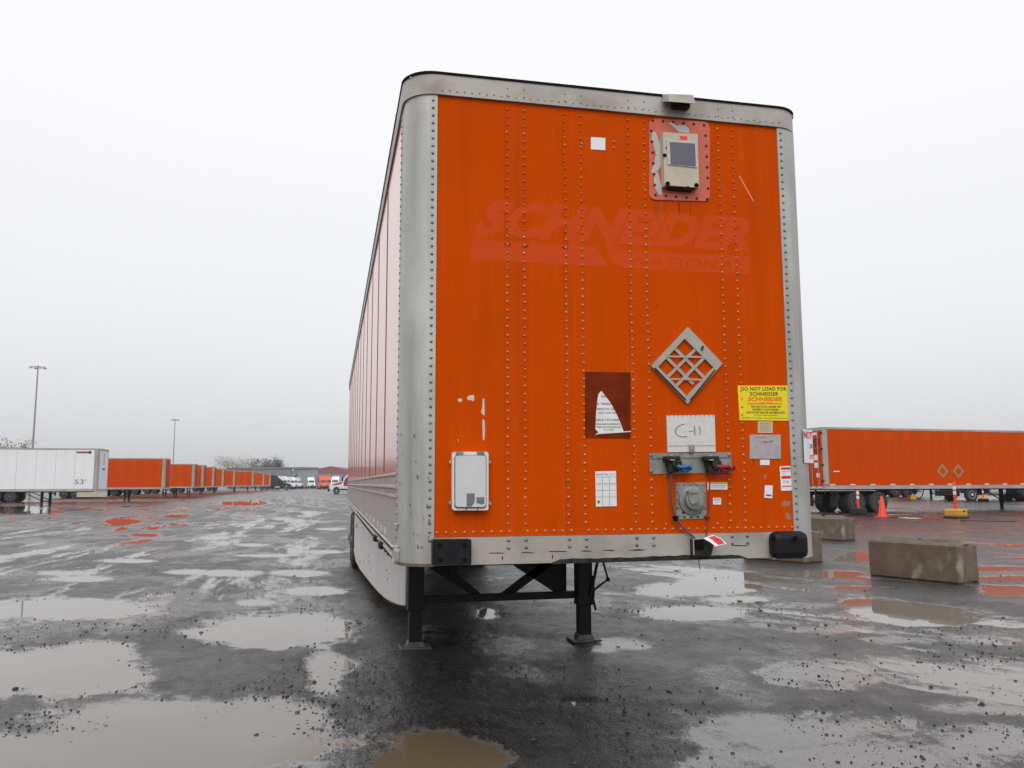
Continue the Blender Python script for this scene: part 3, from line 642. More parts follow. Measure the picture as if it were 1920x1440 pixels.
# aerodynamic side skirt, splayed inwards towards the landing gear
p0 = np.array([.36, 3.8, 0]); p1 = np.array([.04, 11.0, 0]); dn = p1-p0; nrm = (dn[1], -dn[0], 0)
def sk(x, y): return Vector(onplane(x, y, p0, nrm))
oa, ob = Vector((.36, 3.8, 1.14)), Vector((.04, 11., 1.14))
pts = [oa, sk(759, 1135), sk(748, 1133), sk(735, 1128), sk(722, 1120), sk(709, 1108), sk(697, 1094), sk(686, 1080), sk(676, 1067), sk(668, 1052), sk(664, 1030), ob]
MB().prism(pts, (.012, .001, 0)).build('side_skirt', m_skirt, T)
b = MB(); e_ = pts[1:-1]
b.tube([p+Vector((-.004, 0, 0)) for p in e_], .008, 6)
b.build('skirt_edge', mat('yellowed_edge', (.42, .30, .14), .6), T)
b = MB()
for (x, y) in [(675, 1052), (683, 1053), (676, 1052), (693, 1053), (695, 1068), (726, 1069), (727, 1086), (692, 1042)]:
    b.box(sk(x, y)+Vector((-.006, 0, 0)), (.01, .03, .016))
b.build('skirt_bolts', m_rivet_d, T, kind='stuff')
MB().box(sk(669, 985)+Vector((-.006, 0, 0)), (.012, .16, .06)).build('amber_marker', mat('amber', (.45, .16, .02), .4), T)
MB().bx(.36, W-.36, 3.9, 3.94, .75, .8).build('skirt_tie', m_dark, T)

# ------------------------------------------------------------------ fittings on the nose
def plate(name, quad, m, th=.003, label=None, parent=T):
    o = MB().prism(quad, (0, th, 0)).build(name, m, parent, label=label); return o
def roundq(x0, y0, x1, y1, s0=0, s1=0, rr_=8, Y=-.01, n=5):
    """rounded quad on the nose; s0 s1 slopes of top and bottom edges"""
    W_ = x1-x0; H_ = y1-y0; out = []
    for (cx_, cy_, a0) in ((x1-rr_, y0+rr_, -90), (x1-rr_, y1-rr_, 0), (x0+rr_, y1-rr_, 90), (x0+rr_, y0+rr_, 180)):
        for k in range(n+1):
            an = R(a0+90*k/n); px, py = cx_+rr_*math.cos(an), cy_+rr_*math.sin(an); v = (py-y0)/H_
            out.append(fr(px, py+(px-x0)*(s0*(1-v)+s1*v), Y))
    return out
# faded ghost lettering
gh = MB()
word = 'SCHNEIDER'; xs = [893, 955, 1020, 1090, 1150, 1200, 1236, 1290, 1345, 1410]
letter(gh, 'SCHNEIDER', [fr(905, 373, -.0004), fr(1412, 408, -.0004), fr(1406, 474, -.0004), fr(888, 441, -.0004)], .05, .22, 1.0)
gh.prism([fr(888, 449, -.0004), fr(1118, 463, -.0004), fr(1140, 501, -.0004), fr(880, 487, -.0004)], (0, .0003, 0))
gh.prism([fr(1132, 455, -.0004), fr(1180, 472, -.0004), fr(1408, 480, -.0004), fr(1402, 515, -.0004), fr(1165, 502, -.0004), fr(1150, 492, -.0004)], (0, .0003, 0))
go = gh.build('ghost_lettering', m_ghost, T, label='faded SCHNEIDER NATIONAL lettering in slightly pinker orange')
na_ = MB(); letter(na_, 'NATIONAL', [fr(1190, 479, -.0008), fr(1398, 489, -.0008), fr(1393, 508, -.0008), fr(1185, 497, -.0008)], .015, 0, 1.1)
na_.build('ghost_subtitle', m_front, go)
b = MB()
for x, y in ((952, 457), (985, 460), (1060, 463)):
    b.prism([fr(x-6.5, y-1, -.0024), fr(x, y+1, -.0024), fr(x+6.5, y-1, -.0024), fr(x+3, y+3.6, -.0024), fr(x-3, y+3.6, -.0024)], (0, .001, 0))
b.build('painted_bracket_shadows', m_grime_shadow, T, kind='stuff')  # dark half-discs at the rivets: bracket shadows painted on as colour
# small white square label
plate('sticker', fq(1108, 257, 1135, 280, .06), m_paperw, label='small blank white square label high on the nose')
# tracker hatch plate
hq = plate('hatch_plate', roundq(1217, 222, 1331, 374, .055, .03, 12, -.008), m_salmon, .008, 'salmon pink bolted hatch plate with torn grey foil')
b = MB()
for k in range(6):
    u_ = k/5; rivet(b, fr(1224+u_*96, 225.5+u_*9, -.008), (0, -1, 0), .010, .007); rivet(b, fr(1229+u_*97, 365.5+u_*8, -.008), (0, -1, 0), .010, .007)
for k in range(1, 7):
    v = k/7; rivet(b, fr(1219+v*9+1, 225+v*142, -.008), (0, -1, 0), .010, .007); rivet(b, fr(1322+v*7, 234+v*139, -.008), (0, -1, 0), .010, .007)
b.build('hatch_bolts', mat('dark_bolt', (.06, .015, .012), .5), hq, True, kind='stuff')
pe = MB()
def Z2(x, y): return (1100+x/3.692, 100+y/3.692)
for poly in ([(455, 540), (475, 545), (500, 600), (520, 680), (522, 770), (500, 800), (490, 815), (470, 840), (445, 820), (465, 770), (480, 700), (465, 640), (450, 600)],
             [(480, 820), (492, 818), (505, 870), (520, 930), (522, 985), (500, 975), (475, 935), (465, 880)],
             [(565, 480), (600, 478), (620, 500), (680, 495), (708, 520), (710, 550), (640, 545), (610, 515)]):
    pe.prism([fr(*Z2(x, y), -.0095) for x, y in poly], (0, .0014, 0))
pe.build('torn_foil', m_peel, hq, kind='stuff')
tr_ = MB(); q_ = [fr(1243, 248, -.06), fr(1308, 251, -.06), fr(1311, 352, -.06), fr(1246, 347, -.06)]
tb = MB().prism(q_, (0, .052, 0)); tro = tb.build('tracker_unit', m_beige, T, label='beige tracker box with small solar panel')
MB().prism([fr(1250, 262, -.066), fr(1306, 265, -.066), fr(1308, 314, -.066), fr(1252, 308, -.066)], (0, .005, 0)).build('panel_frame', m_peel, tro)
MB().prism([fr(1256, 266, -.069), fr(1303, 269, -.069), fr(1305, 311, -.069), fr(1258, 307, -.069)], (0, .002, 0)).build('solar_panel', m_screen, tro)
MB().prism([fr(1275, 254.5, -.062), fr(1289, 255.5, -.062), fr(1289, 262.5, -.062), fr(1275, 261.5, -.062)], (0, .001, 0)).build('red_sticker', mat('bright_red', (.9, .03, .02), .4), tro)
b = MB()
for x, y, s in ((1246, 291, 4), (1252, 344, 4.5), (1306, 347, 4.5), (1250, 277, 2), (1306, 292, 2), (1290, 351, 2.5)):
    blob(b, x, y, s, s*.9, -.064, 8, .1)
b.build('screw_recess', m_black, tro, kind='stuff')
MB().prism([fr(1252, 348, -.063), fr(1304, 352, -.063), fr(1300, 357, -.05), fr(1258, 353, -.05)], (0, .04, 0)).build('bottom_lip', m_grime_shadow, tro)
# clearance lamp bracket on the top rail
cq = [fr(1254, 168, -.10), fr(1297, 171, -.10), fr(1306, 187, -.14), fr(1306, 194, -.14), fr(1255, 191, -.14)]
lb = MB().prism([fr(1254, 176, -.12), fr(1254, 190, -.14), fr(1305, 194, -.14), fr(1299, 178, -.12)], (0, .10, .045))
lb.build('lamp_bracket', m_rail, T, label='bent metal lamp hood on the top rail')
MB().prism([fr(1263, 190, -.06), fr(1294, 192, -.06), fr(1294, 202, -.06), fr(1263, 200, -.06)], (0, .06, 0)).build('clearance_lamp', m_grime_shadow, T)
# thin scratch
plate('scratch', [fr(1385, 330, -.0012), fr(1387, 329, -.0012), fr(1414, 377, -.0012), fr(1412, 378, -.0012)], mat('scratch', (.85, .22, .1), .5), .001)
# diamond placard holder
def Z3(x, y): return (1060+x/4., 590+y/4.)
def strip(mb, a, b_, w_, Y, th):
    ax, ay = Z3(*a); bx_, by = Z3(*b_); dx, dy = bx_-ax, by-ay; l = math.hypot(dx, dy); nx, ny = -dy/l*w_/8, dx/l*w_/8
    mb.prism([fr(ax+nx, ay+ny, Y), fr(bx_+nx, by+ny, Y), fr(bx_-nx, by-ny, Y), fr(ax-nx, ay-ny, Y)], (0, th, 0))
dh = MB()
outer = [(905, 98), (940, 100), (1172, 355), (1172, 380), (930, 662), (905, 664), (655, 395), (652, 375)]
inner = [(895, 180), (1112, 395), (912, 610), (697, 390)]
# ring from outer to inner as four bands
O4 = [(920, 92), (1180, 366), (918, 670), (646, 384)]
for k in range(4):
    a, b_, c, d_ = O4[k], O4[(k+1) % 4], inner[(k+1) % 4], inner[k]
    dh.prism([fr(*Z3(*q), -.018-.0004*k) for q in (a, b_, c, d_)], (0, .018, 0))
dho = dh.build('placard_holder', m_frame, T, label='grey diamond placard frame with lattice')
for k_, (a, b_) in enumerate((((815, 245), (1050, 480)), ((760, 320), (960, 520)), ((980, 255), (765, 470)), ((1045, 320), (835, 530)))):
    m_ = MB(); strip(m_, a, b_, 22, -.012-.0011*k_, .007); m_.build('lattice_bar', m_frame, dho)
for a, b_ in (((757, 312), (1043, 318)), ((770, 482), (1045, 488))):
    m_ = MB(); strip(m_, a, b_, 12, -.0175, .003); m_.build('cross_wire', m_frame, dho)
m_ = MB(); strip(m_, (672, 400), (905, 640), 10, -.024, .006); strip(m_, (1125, 412), (940, 640), 9, -.024, .006); strip(m_, (1035, 235), (1025, 265), 14, -.026, .007); m_.build('retainer_lip', m_grime_shadow, dho, kind='stuff')
# brown adhesive rectangle with remains of a notice
bo = plate('adhesive_patch', fq(1097, 697, 1182, 821, .015, -.0025), m_brown, .002, 'dark brown glue rectangle left by a torn notice')
def Z6(x, y): return (1095+x/10.29, 690+y/10.29)
np_ = [(335, 440), (420, 550), (520, 680), (620, 870), (700, 1050), (765, 1222), (285, 1252), (220, 1180), (235, 850), (262, 600), (275, 510)]
no = MB().prism([fr(*Z6(x, y), -.005) for x, y in np_], (0, .0015, 0)).build('torn_notice', m_paper, bo)
MB().prism([fr(*Z6(x, y), -.006) for x, y in [(215, 1298), (255, 1255), (905, 1214), (905, 1232), (270, 1275)]], (0, .002, 0)).build('paper_edge', m_paper, bo)
tx = MB()
for s, x0, y0, x1, y1 in (('TRA', 325, 530, 425, 570), ('K TRAILE', 262, 670, 535, 712), ('UPLE TO TR', 248, 770, 590, 812), ('(DO TUG TES', 280, 852, 622, 890), ('HECK 5TH WHE', 232, 980, 672, 1025), ('RELEASE HANDLE R', 235, 1066, 705, 1098), ('WEDGE ACROSS KIN', 232, 1125, 722, 1155), ('NO GAP)', 380, 1182, 575, 1212)):
    letter(tx, s, [fr(*Z6(x0, y0), -.0058), fr(*Z6(x1, y0), -.0058), fr(*Z6(x1, y1), -.0058), fr(*Z6(x0, y1), -.0058)], .012)
txo = tx.build('notice_text', m_ink, bo, kind='stuff')
# yellow label
yo = MB().prism([fr(1383, 723, -.004), fr(1480, 723, -.004), fr(1484, 789, -.004), fr(1387, 788, -.004)], (0, .003, 0)).build('yellow_sticker', m_yellow, T, label='yellow DO NOT LOAD FOR SCHNEIDER sticker')
def yq(u0, v0, u1, v1, Y=-.0048):
    tl, tr2, br_, bl = (1383, 723), (1480, 723), (1484, 789), (1387, 788)
    def q(u, v): return fr((tl[0]*(1-u)+tr2[0]*u)*(1-v)+(bl[0]*(1-u)+br_[0]*u)*v, (tl[1]*(1-u)+tr2[1]*u)*(1-v)+(bl[1]*(1-u)+br_[1]*u)*v, Y)
    return [q(u0, v0), q(u1, v0), q(u1, v1), q(u0, v1)]
tx = MB()
letter(tx, 'DO NOT LOAD FOR', yq(.06, .04, .94, .145), .018, 0, 1.08); letter(tx, 'SCHNEIDER', yq(.23, .185, .78, .29), .018, 0, 1.08)
letter(tx, 'THIS UNIT IS NO LONGER THE', yq(.235, .575, .81, .635), .02, .2); letter(tx, 'PROPERTY OF SCHNEIDER.', yq(.26, .66, .77, .715), .02, .2)
letter(tx, 'UNIT IS FOR SALE OR HAS BEEN SOLD.', yq(.14, .74, .89, .80), .02, .2); letter(tx, 'TO BUY USED EQUIPMENT', yq(.28, .835, .76, .875), .0)
letter(tx, 'Schneider Truck Sales / www.schneidertrucks.com / 800-555-2871'[:50], yq(.04, .905, .96, .945), .0)
tx.build('lettering', m_ink, yo, kind='stuff')
tx = MB(); letter(tx, 'SCHNEIDER', yq(.18, .325, .85, .445), .04, .25)
tx.prism(yq(.17, .50, .52, .535, -.0047), (0, .0004, 0)).prism(yq(.54, .50, .84, .53, -.0047), (0, .0004, 0)).prism(yq(.42, .478, .66, .495, -.0047), (0, .0004, 0)); tx.build('logo', m_orp, yo, kind='stuff')
# small labels below it
so1 = plate('sticker', fq(1421, 790, 1449, 812, .0), mat('beige_label', (.56, .46, .28), .5), label='small beige printed label under the yellow sticker')
tx = MB()
for k in range(4): letter(tx, 'REGISTERED FLEET UNIT'[:12+2*k], fq(1425, 793+k*4.5, 1445, 795.3+k*4.5, 0, -.0046), 0)
tx.build('fine_print', m_ink2, so1, kind='stuff')
plate('grey_plate', fq(1406, 815, 1464, 860, .0), m_plateg, .004, 'scuffed blank grey metal plate')
b = MB(); letter(b, 'SMITH', [fr(1434, 838, -.0046), fr(1452, 829, -.0046), fr(1452, 833, -.0046), fr(1434, 842, -.0046)], 0, .3); b.v = []; b.f = []
for k, (x, y, a, c_) in enumerate([(1422, 820, 7, .6), (1434, 819.5, 4, .5), (1440, 829, 9, 1.2), (1448, 827, 4, 1.0), (1419, 838, 1, 1), (1456, 840, 1.3, 1.3), (1440, 851, 1, 1)]):
    blob(b, x, y, a, c_, -.0048, 9, .6, k+40)
b.build('pen_scrawl', mat('brown_scrawl', (.22, .12, .10), .6), T, kind='stuff')
plate('sticker', fq(1425.5, 862, 1443, 872, .0), m_paperw, label='tiny blank white label under the grey plate')
so2 = MB().prism([fr(1462, 874.5, -.004), fr(1482, 873.5, -.004), fr(1485.5, 919.5, -.004), fr(1465, 920.5, -.004)], (0, .003, 0)).build('sticker', m_paperw, T, label='upright white label with red bars')
b = MB()
for v0, v1 in ((876, 880.5), (892, 897.5), (910.5, 912.5)):
    o_ = (v0-875)*.07; b.prism([fr(1464+o_, v0+.4, -.0046), fr(1481.5+o_, v0, -.0046), fr(1481.8+o_, v1, -.0046), fr(1464.3+o_, v1+.4, -.0046)], (0, .0004, 0))
b.build('red_bars', m_redp, so2, kind='stuff')
b = MB(); letter(b, 'INSPECTED', fq(1466, 883, 1481, 885.3, 0, -.0047)); letter(b, 'DATE', fq(1466, 887.5, 1473, 889.5, 0, -.0047)); letter(b, '7/18', fq(1468, 901, 1479, 906, 0, -.0047)); b.build('fine_print', m_ink2, so2, kind='stuff')
so3 = MB().prism([fr(1434.5, 909.5, -.004), fr(1449, 910.5, -.004), fr(1448, 934.5, -.004), fr(1433, 933, -.004)], (0, .003, 0)).build('sticker', m_paperw, T, label='small white tag label with black band, lower right of the nose')
b = MB().prism(fq(1436, 927, 1446, 929.5, .06, -.0046), (0, .0004, 0)); b.build('black_band', m_ink, so3)
b = MB()
for k, (x, y, a, c_) in enumerate([(1434.5, 894, 3, 4.5), (1474, 944, 8, 6), (1478, 968, 6, 6), (1430, 875, 3, 1)]): blob(b, x, y, a, c_, -.0015, 12, .35, k+9)
b.build('smudges', mat('smudge', (.36, .14, .06), .6, c2=(.42, .20, .10), ns=40), T, kind='stuff')
b = MB(); q_r = random.Random(11)
for (x0, x1, y0, n_, ln) in ((1226, 1330, 380, 12, 34), (1222, 1370, 891, 8, 14), (850, 916, 961, 6, 10), (1400, 1462, 862, 4, 16), (1252, 1342, 850, 0, 0)):
    for k in range(n_):
        x = q_r.uniform(x0, x1); l = ln*q_r.uniform(.3, 1.); w_ = q_r.uniform(.25, .6); b.prism([fr(x-w_, y0, -.0014), fr(x+w_, y0, -.0014), fr(x+w_*.3, y0+l, -.0014), fr(x-w_*.3, y0+l, -.0014)], (0, .0008, 0))
for k in range(46):
    x = q_r.uniform(830, 1470); y = q_r.uniform(240, 985); blob(b, x, y, q_r.uniform(.5, 1.6), q_r.uniform(.5, 2.2), -.0014, 7, .5, k+90)
b.build('rust_drips', mat('rust_drip', (.26, .045, .012), .7, spec=.1), T, kind='stuff')
b = MB()
for k in range(16):
    x = q_r.uniform(840, 1460); y = q_r.uniform(260, 980); dx = q_r.uniform(-5, 5); dy_ = q_r.uniform(8, 26); b.prism([fr(x-.3, y, -.0014), fr(x+.3, y, -.0014), fr(x+dx+.3, y+dy_, -.0014), fr(x+dx-.3, y+dy_, -.0014)], (0, .0008, 0))
b.build('scratches', mat('pale_scratch', (.66, .14, .05), .6, spec=.1), T, kind='stuff')
# dry-wipe board
wbq = MB().prism([fr(1250, 779, -.010), fr(1340, 778, -.010), fr(1342, 847, -.010), fr(1252, 848, -.010)], (0, .010, 0)).build('white_board', m_board, T, label='white flip board marked C-11 by hand')
MB().prism([fr(1252, 835.6, -.0108), fr(1341, 835, -.0108), fr(1341, 836.2, -.0108), fr(1252, 836.8, -.0108)], (0, .001, 0)).build('fold_line', m_rivet_d, wbq)
b = MB()
def pen(pts, w_=1.1):
    for k in range(len(pts)-1):
        (ax, ay), (bx_, by) = Z3(*pts[k]), Z3(*pts[k+1]); dx, dy = bx_-ax, by-ay; l = math.hypot(dx, dy)+1e-6; nx, ny = -dy/l*w_/2, dx/l*w_/2
        b.prism([fr(ax+nx, ay+ny, -.0112), fr(bx_+nx, by+ny, -.0112), fr(bx_-nx, by-ny, -.0112), fr(ax-nx, ay-ny, -.0112)], (0, .0008, 0))
pen([(893, 820), (865, 828), (840, 845), (826, 868), (830, 893), (850, 910), (880, 918), (915, 914)])
pen([(927, 878), (948, 874), (966, 872)]); pen([(968, 832), (971, 860), (972, 902)]); pen([(1005, 836), (1013, 865), (1008, 902)])
b.build('handwriting', m_ink, wbq, kind='stuff')
b = MB()
for k in range(11): blob(b, 1255+k*8.2, 779.5, 1.4, 1.4, -.0115, 6, .1)
b.build('hinge_studs', m_rivet, wbq, kind='stuff')
MB().tube([fr(1297, 833, -.02), fr(1297, 846, -.02)], .006, 8).box(fr(1297, 842, -.018), (.03, .02, .05), .005).build('latch', m_rivet_d, wbq, True)
# gladhand plate
gp = MB().prism([fr(1217, 850, -.006), fr(1371, 848, -.006), fr(1372, 886, -.006), fr(1219, 889, -.006)], (0, .006, 0)).prism([fr(1218, 858, -.011), fr(1371, 856, -.011), fr(1371, 859.5, -.008), fr(1218, 861.5, -.008)], (0, .006, 0)).build('gladhand_plate', m_galv, T, label='galvanised air line plate')
for x, mm, nm in ((1259, m_blue, 'blue_strap'), (1332, m_redr, 'red_strap')):
    gh_ = MB().lathe([(.045, 0), (.045, .05), (.032, .06), (.03, .09)], fr(x, 870, 0), (0, -1, 0), 14)
    gh_.box(fr(x, 860, -.05), (.085, .08, .03), .008).box(fr(x+2, 878, -.04), (.06, .06, .05), .01)
    g2 = gh_.build('gladhand', m_grime_shadow, gp, True)
    MB().prism([fr(x-2, 861.5, -.092), fr(x+6, 861.2, -.092), fr(x+6, 863, -.092), fr(x-2, 863.4, -.092)], (0, .004, 0)).tube([fr(x, 857, -.05), fr(x, 853, -.05)], .012, 8).build('brass_lug', m_rail, gp, kind='stuff')
for x, mm, nm in ((1270, m_blue, 'blue_cap'), (1344, m_redr, 'red_cap')):
    c_ = MB()
    c_.prism([fr(x-4, 872, -.07), fr(x+3, 870, -.07), fr(x+12, 872, -.07), fr(x+24, 871.5, -.06), fr(x+27, 876, -.05), fr(x+22, 883, -.05), fr(x+12, 882, -.05), fr(x+3, 880, -.06)], (0, .03, 0))
    c_.tube([fr(x, 874, -.085), fr(x+10, 876, -.095), fr(x+20, 874, -.085), fr(x+26, 878, -.06), fr(x+18, 884, -.05), fr(x+8, 882, -.05)], .010, 8)
    c_.build(nm, mm, gp, True)
MB().tube([fr(1371, 876, -.04), fr(1377, 873, -.05), fr(1377, 880, -.04), fr(1370, 882, -.03)], .008, 8).build('red_ring', m_redr, gp, True)
b = MB()
for x, y in ((1221, 854), (1367, 853), (1221, 884), (1367, 882)): rivet(b, fr(x, y, -.006), (0, -1, 0), .012, .008)
b.build('plate_bolts', m_rivet_d, gp, True, kind='stuff')
# electrical socket plate
sp = MB().prism([fr(1267, 905, -.006), fr(1323, 904, -.006), fr(1325, 972, -.006), fr(1268, 974, -.006)], (0, .006, 0)).build('socket_plate', m_galv, T, label='galvanised plate with the electrical socket')
MB().lathe([(.085, 0), (.085, .014), (.06, .02), (.055, .05), (.045, .055)], fr(1297, 938, -.004), (0, -1, 0), 20).build('socket', m_galv, sp, True)
MB().prism([fr(1291, 923, -.07), fr(1303, 922, -.07), fr(1310, 929, -.07), fr(1307, 942, -.075), fr(1298, 946, -.075), fr(1292, 936, -.07)], (0, .02, 0)).box(fr(1298, 923, -.05), (.06, .05, .02), .005).build('socket_cap', mat('cap_grey', (.24, .235, .23), .5, .2), sp)
b = MB(); b2 = MB()
for k in range(5):
    u_ = k/4; rivet(b, fr(1270+u_*50, 908, -.006), (0, -1, 0), .009, .006); rivet(b2, fr(1271+u_*50, 970-u_*1, -.006), (0, -1, 0), .007, .006)
    if k: rivet(b, fr(1321+u_, 908+u_*59, -.006), (0, -1, 0), .008, .006); rivet(b2, fr(1270, 908+u_*60, -.006), (0, -1, 0), .006, .005)
for x, y in ((1279, 925), (1312, 925), (1281, 961), (1311, 960), (1298, 963), (1287, 932)): blob(b2, x, y, 2.6, 2.6, -.0075, 8, .2)
b.build('plate_bolts', m_rivet, sp, True, kind='stuff'); b2.build('dark_bolts', m_grime_shadow, sp, True, kind='stuff')
# red stain under the cap and labels
b = MB(); blob(b, 1352, 893, 13, 5, -.0015, 14, .25, 3); b.build('red_stain', mat('red_stain', (.60, .012, .006), .5), T)
s4 = plate('sticker', fq(1332, 905, 1364, 918, 0), m_paperw, label='white label with yellow header beside the socket')
MB().prism(fq(1332, 903.6, 1364, 906.8, 0, -.0048), (0, .0004, 0)).build('yellow_header', mat('mustard', (.6, .36, .05), .5), s4)
b = MB(); letter(b, 'CAUTION AIR BRAKES', fq(1335, 909, 1361, 911.4, 0, -.0047)); letter(b, 'CHECK LINES', fq(1337, 913, 1359, 915.2, 0, -.0047)); b.build('fine_print', m_ink2, s4, kind='stuff')
s5 = plate('sticker', fq(1337, 933.5, 1352, 946, 0), m_paperw, label='tiny white printed label below the header label')
b = MB(); letter(b, 'NOTICE', fq(1338.5, 935, 1350.5, 938.4, 0, -.0047), .02); letter(b, 'ABS 12V', fq(1340, 940.5, 1349, 943, 0, -.0047)); b.build('fine_print', m_ink2, s5, kind='stuff')
plate('tape_strip', fq(1326.5, 904, 1330, 919, 0, -.0035), m_paperw, .002)
# cords
c1 = MB().tube([fr(1259, 886, -.03), fr(1258, 905, -.035), fr(1257.5, 930, -.035), fr(1261, 955, -.03), fr(1267, 972, -.028), fr(1277, 986, -.03), fr(1290, 998, -.03), fr(1306, 1012, -.04)], .0062, 8); c1.build('air_cord', m_bluehose, T, True, label='slim blue cord hanging from the left gladhand')
c2 = MB().tube([fr(1332, 886, -.03), fr(1330, 920, -.02), fr(1329, 950, -.02), fr(1327, 970, -.02), fr(1325, 985, -.02), fr(1325, 1004, -.02)], .0045, 6).tube([fr(1324, 968, -.025), fr(1330, 970, -.025)], .012, 6); c2.build('electric_cord', m_redhose, T, True, label='thin red cord beside the socket')
MB().tube([fr(1264, 968, -.03), fr(1268, 976, -.03)], .013, 6).build('cord_tie', m_black, T)
# loose sheet with a grid
ks = MB().prism([fr(1116, 884, -.004), fr(1155, 883, -.004), fr(1156.5, 949, -.004), fr(1117.5, 950, -.004)], (0, .003, 0)).build('inspection_sheet', m_paper, T, label='white inspection sheet ruled in a grid')
b = MB()
for x in (1129.3, 1142.3): b.prism(fq(x, 893, x+.6, 949, 0, -.0047), (0, .0004, 0))
for y in (894, 906.5, 919, 931.5): b.prism(fq(1117, y, 1155, y+.6, 0, -.0047), (0, .0004, 0))
letter(b, 'LoadsTrust', fq(1117.5, 887, 1140, 891, 0, -.0047), .01); letter(b, 'FORM 12', fq(1143, 888, 1153, 890, 0, -.0047)); blob(b, 1122.5, 941, 2.6, 3.2, -.0047, 9, .2)
for k in range(3): letter(b, 'DATE', fq(1120+k*13, 908, 1126+k*13, 909.6, 0, -.0047))
b.build('sheet_grid', m_ink2, ks, kind='stuff')
# document box
db = MB().prism(roundq(848, 847, 916, 957, .0, .0, 5, -.045), (0, .045, 0)).build('document_box', m_boxw, T, label='white plastic document box with hinged lid')
MB().prism(roundq(852, 853, 912, 953, 0, 0, 6, -.049), (0, .003, 0)).build('lid_groove', m_slate, db)
MB().prism(roundq(854, 854, 911, 950.5, 0, 0, 6, -.058), (0, .012, 0)).build('lid', m_lid, db)
for x0 in (855.5, 895): MB().prism(fq(x0, 846, x0+13, 852.5, 0, -.056), (0, .02, 0)).build('hinge', m_rivet_d, db)
for x, y in ((844.5, 866), (918.5, 866), (844.5, 943), (919, 944)): MB().prism([fr(x-2.6, y, -.02), fr(x, y-4, -.02), fr(x+2.6, y, -.02), fr(x, y+4, -.02)], (0, .02, 0)).build('mounting_lug', m_rail, db)
MB().prism([fr(875, 925.5, -.0592), fr(889.5, 925, -.0592), fr(890.5, 936, -.0592), fr(889, 943, -.0592), fr(884, 949.5, -.0592), fr(875, 950, -.0592)], (0, .0014, 0)).prism([fr(893.5, 932.5, -.0592), fr(908, 932, -.0592), fr(908.5, 944, -.0592), fr(903, 946, -.0592), (fr(893.5, 943, -.0592))], (0, .0014, 0)).build('label_residue', m_slate, db, kind='stuff')
b = MB()
for x in (873.5, 895): b.prism(fq(x, 953, x+1.6, 958, 0, -.0462), (0, .002, 0))
b.build('catch_slot', m_grime_shadow, db, kind='stuff')
# chipped paint
b = MB()
def Z5(x, y): return (640+x/4., 680+y/4.)
for poly in ([(875, 270), (900, 268), (908, 285), (890, 298), (874, 288)], [(942, 262), (960, 245), (995, 242), (998, 275), (990, 292), (975, 280), (950, 282)],
             [(1060, 270), (1072, 268), (1076, 395), (1062, 392), (1048, 370), (1056, 340)], [(1058, 425), (1074, 430), (1078, 500), (1074, 575), (1062, 585), (1060, 520)], [(872, 575), (878, 572), (876, 598)]):
    b.prism([fr(*Z5(x, y), -.0012) for x, y in poly], (0, .001, 0))
b.build('paint_chips', m_chip, T, kind='stuff')
# rubber dock bumpers
for (x0, y0, x1, y1, sl, dd, lb_) in ((811, 1012, 884, 1060, -.012, .06, 'flat black rubber bumper pad with four bolts, left'), (1437, 999, 1503, 1042, -.01, .10, 'bulging black rubber bumper pad, right')):
    q = roundq(x0, y0, x1, y1, sl, sl, 4, -.012-dd)
    bo_ = (MB().prism(q, (0, dd, 0)) if x0 < 1000 else MB().box((fr((x0+x1)/2, (y0+y1)/2, 0)+Vector((0, -dd/2, 0))), (fr(x1, 1020).x-fr(x0, 1020).x, dd, .165), .04)).build('rubber_bumper', m_bumper, T, label=lb_)
    b = MB()
    for u_ in (.2, .82):
        for v in ((.22, .80) if x0 < 1000 else (.25,)): blob(b, x0+(x1-x0)*u_, y0+(y1-y0)*v, 4.6, 4.8, -.0135-dd, 10, .05)
    b.build('bolt_recess', m_black, bo_, kind='stuff')
# hook box with tag
hb = MB().prism([fr(1299, 1011, -.055), fr(1319, 1010, -.055), fr(1338, 1020, -.03), fr(1334, 1041, -.03), fr(1327, 1043, -.05), fr(1300, 1043, -.055)], (0, .045, 0)).build('hook_housing', m_grime_shadow, T, label='small open housing on the front sill')
MB().prism([fr(1302, 1014, -.0565), fr(1318, 1013.5, -.0565), fr(1320, 1030, -.0565), fr(1303, 1031, -.0565)], (0, .002, 0)).build('mouth', m_black, hb)
b = MB()
for a, c_ in (((1300, 1011), (1319, 1010)), ((1300, 1011), (1301, 1040))): b.tube([fr(*a, -.057), fr(*c_, -.057)], .004, 6)
b.build('rim_edge', m_rail, hb)
tg = MB(); A = [(1318, 1009), (1328, 1004.5), (1338, 1003.5), (1350, 1009), (1362, 1018.5)]; Bq = [(1318, 1009.5), (1326, 1012), (1334, 1018), (1342, 1025)]
tg.prism([fr(1319, 1009.5, -.08), fr(1337, 1003, -.075), fr(1352, 1009.5, -.085), fr(1362, 1019, -.10), fr(1342, 1024.5, -.11), fr(1331, 1016, -.095)], (0, .002, 0)); tgo = tg.build('red_tag', m_paperw, T, label='red and white shipping tag hanging from the sill')
MB().prism([fr(1328, 1007.6, -.0815), fr(1339, 1004.6, -.0785), fr(1352, 1011, -.0875), fr(1359, 1018.4, -.1015), fr(1347, 1021.6, -.107), fr(1338, 1014, -.094)], (0, .0012, 0)).build('tag_print', m_redp, tgo)
MB().tube([fr(1310, 1046, -.02), fr(1311, 1060, -.02), fr(1313, 1068, -.03)], .0025, 5).build('dangling_wire', m_black, T)
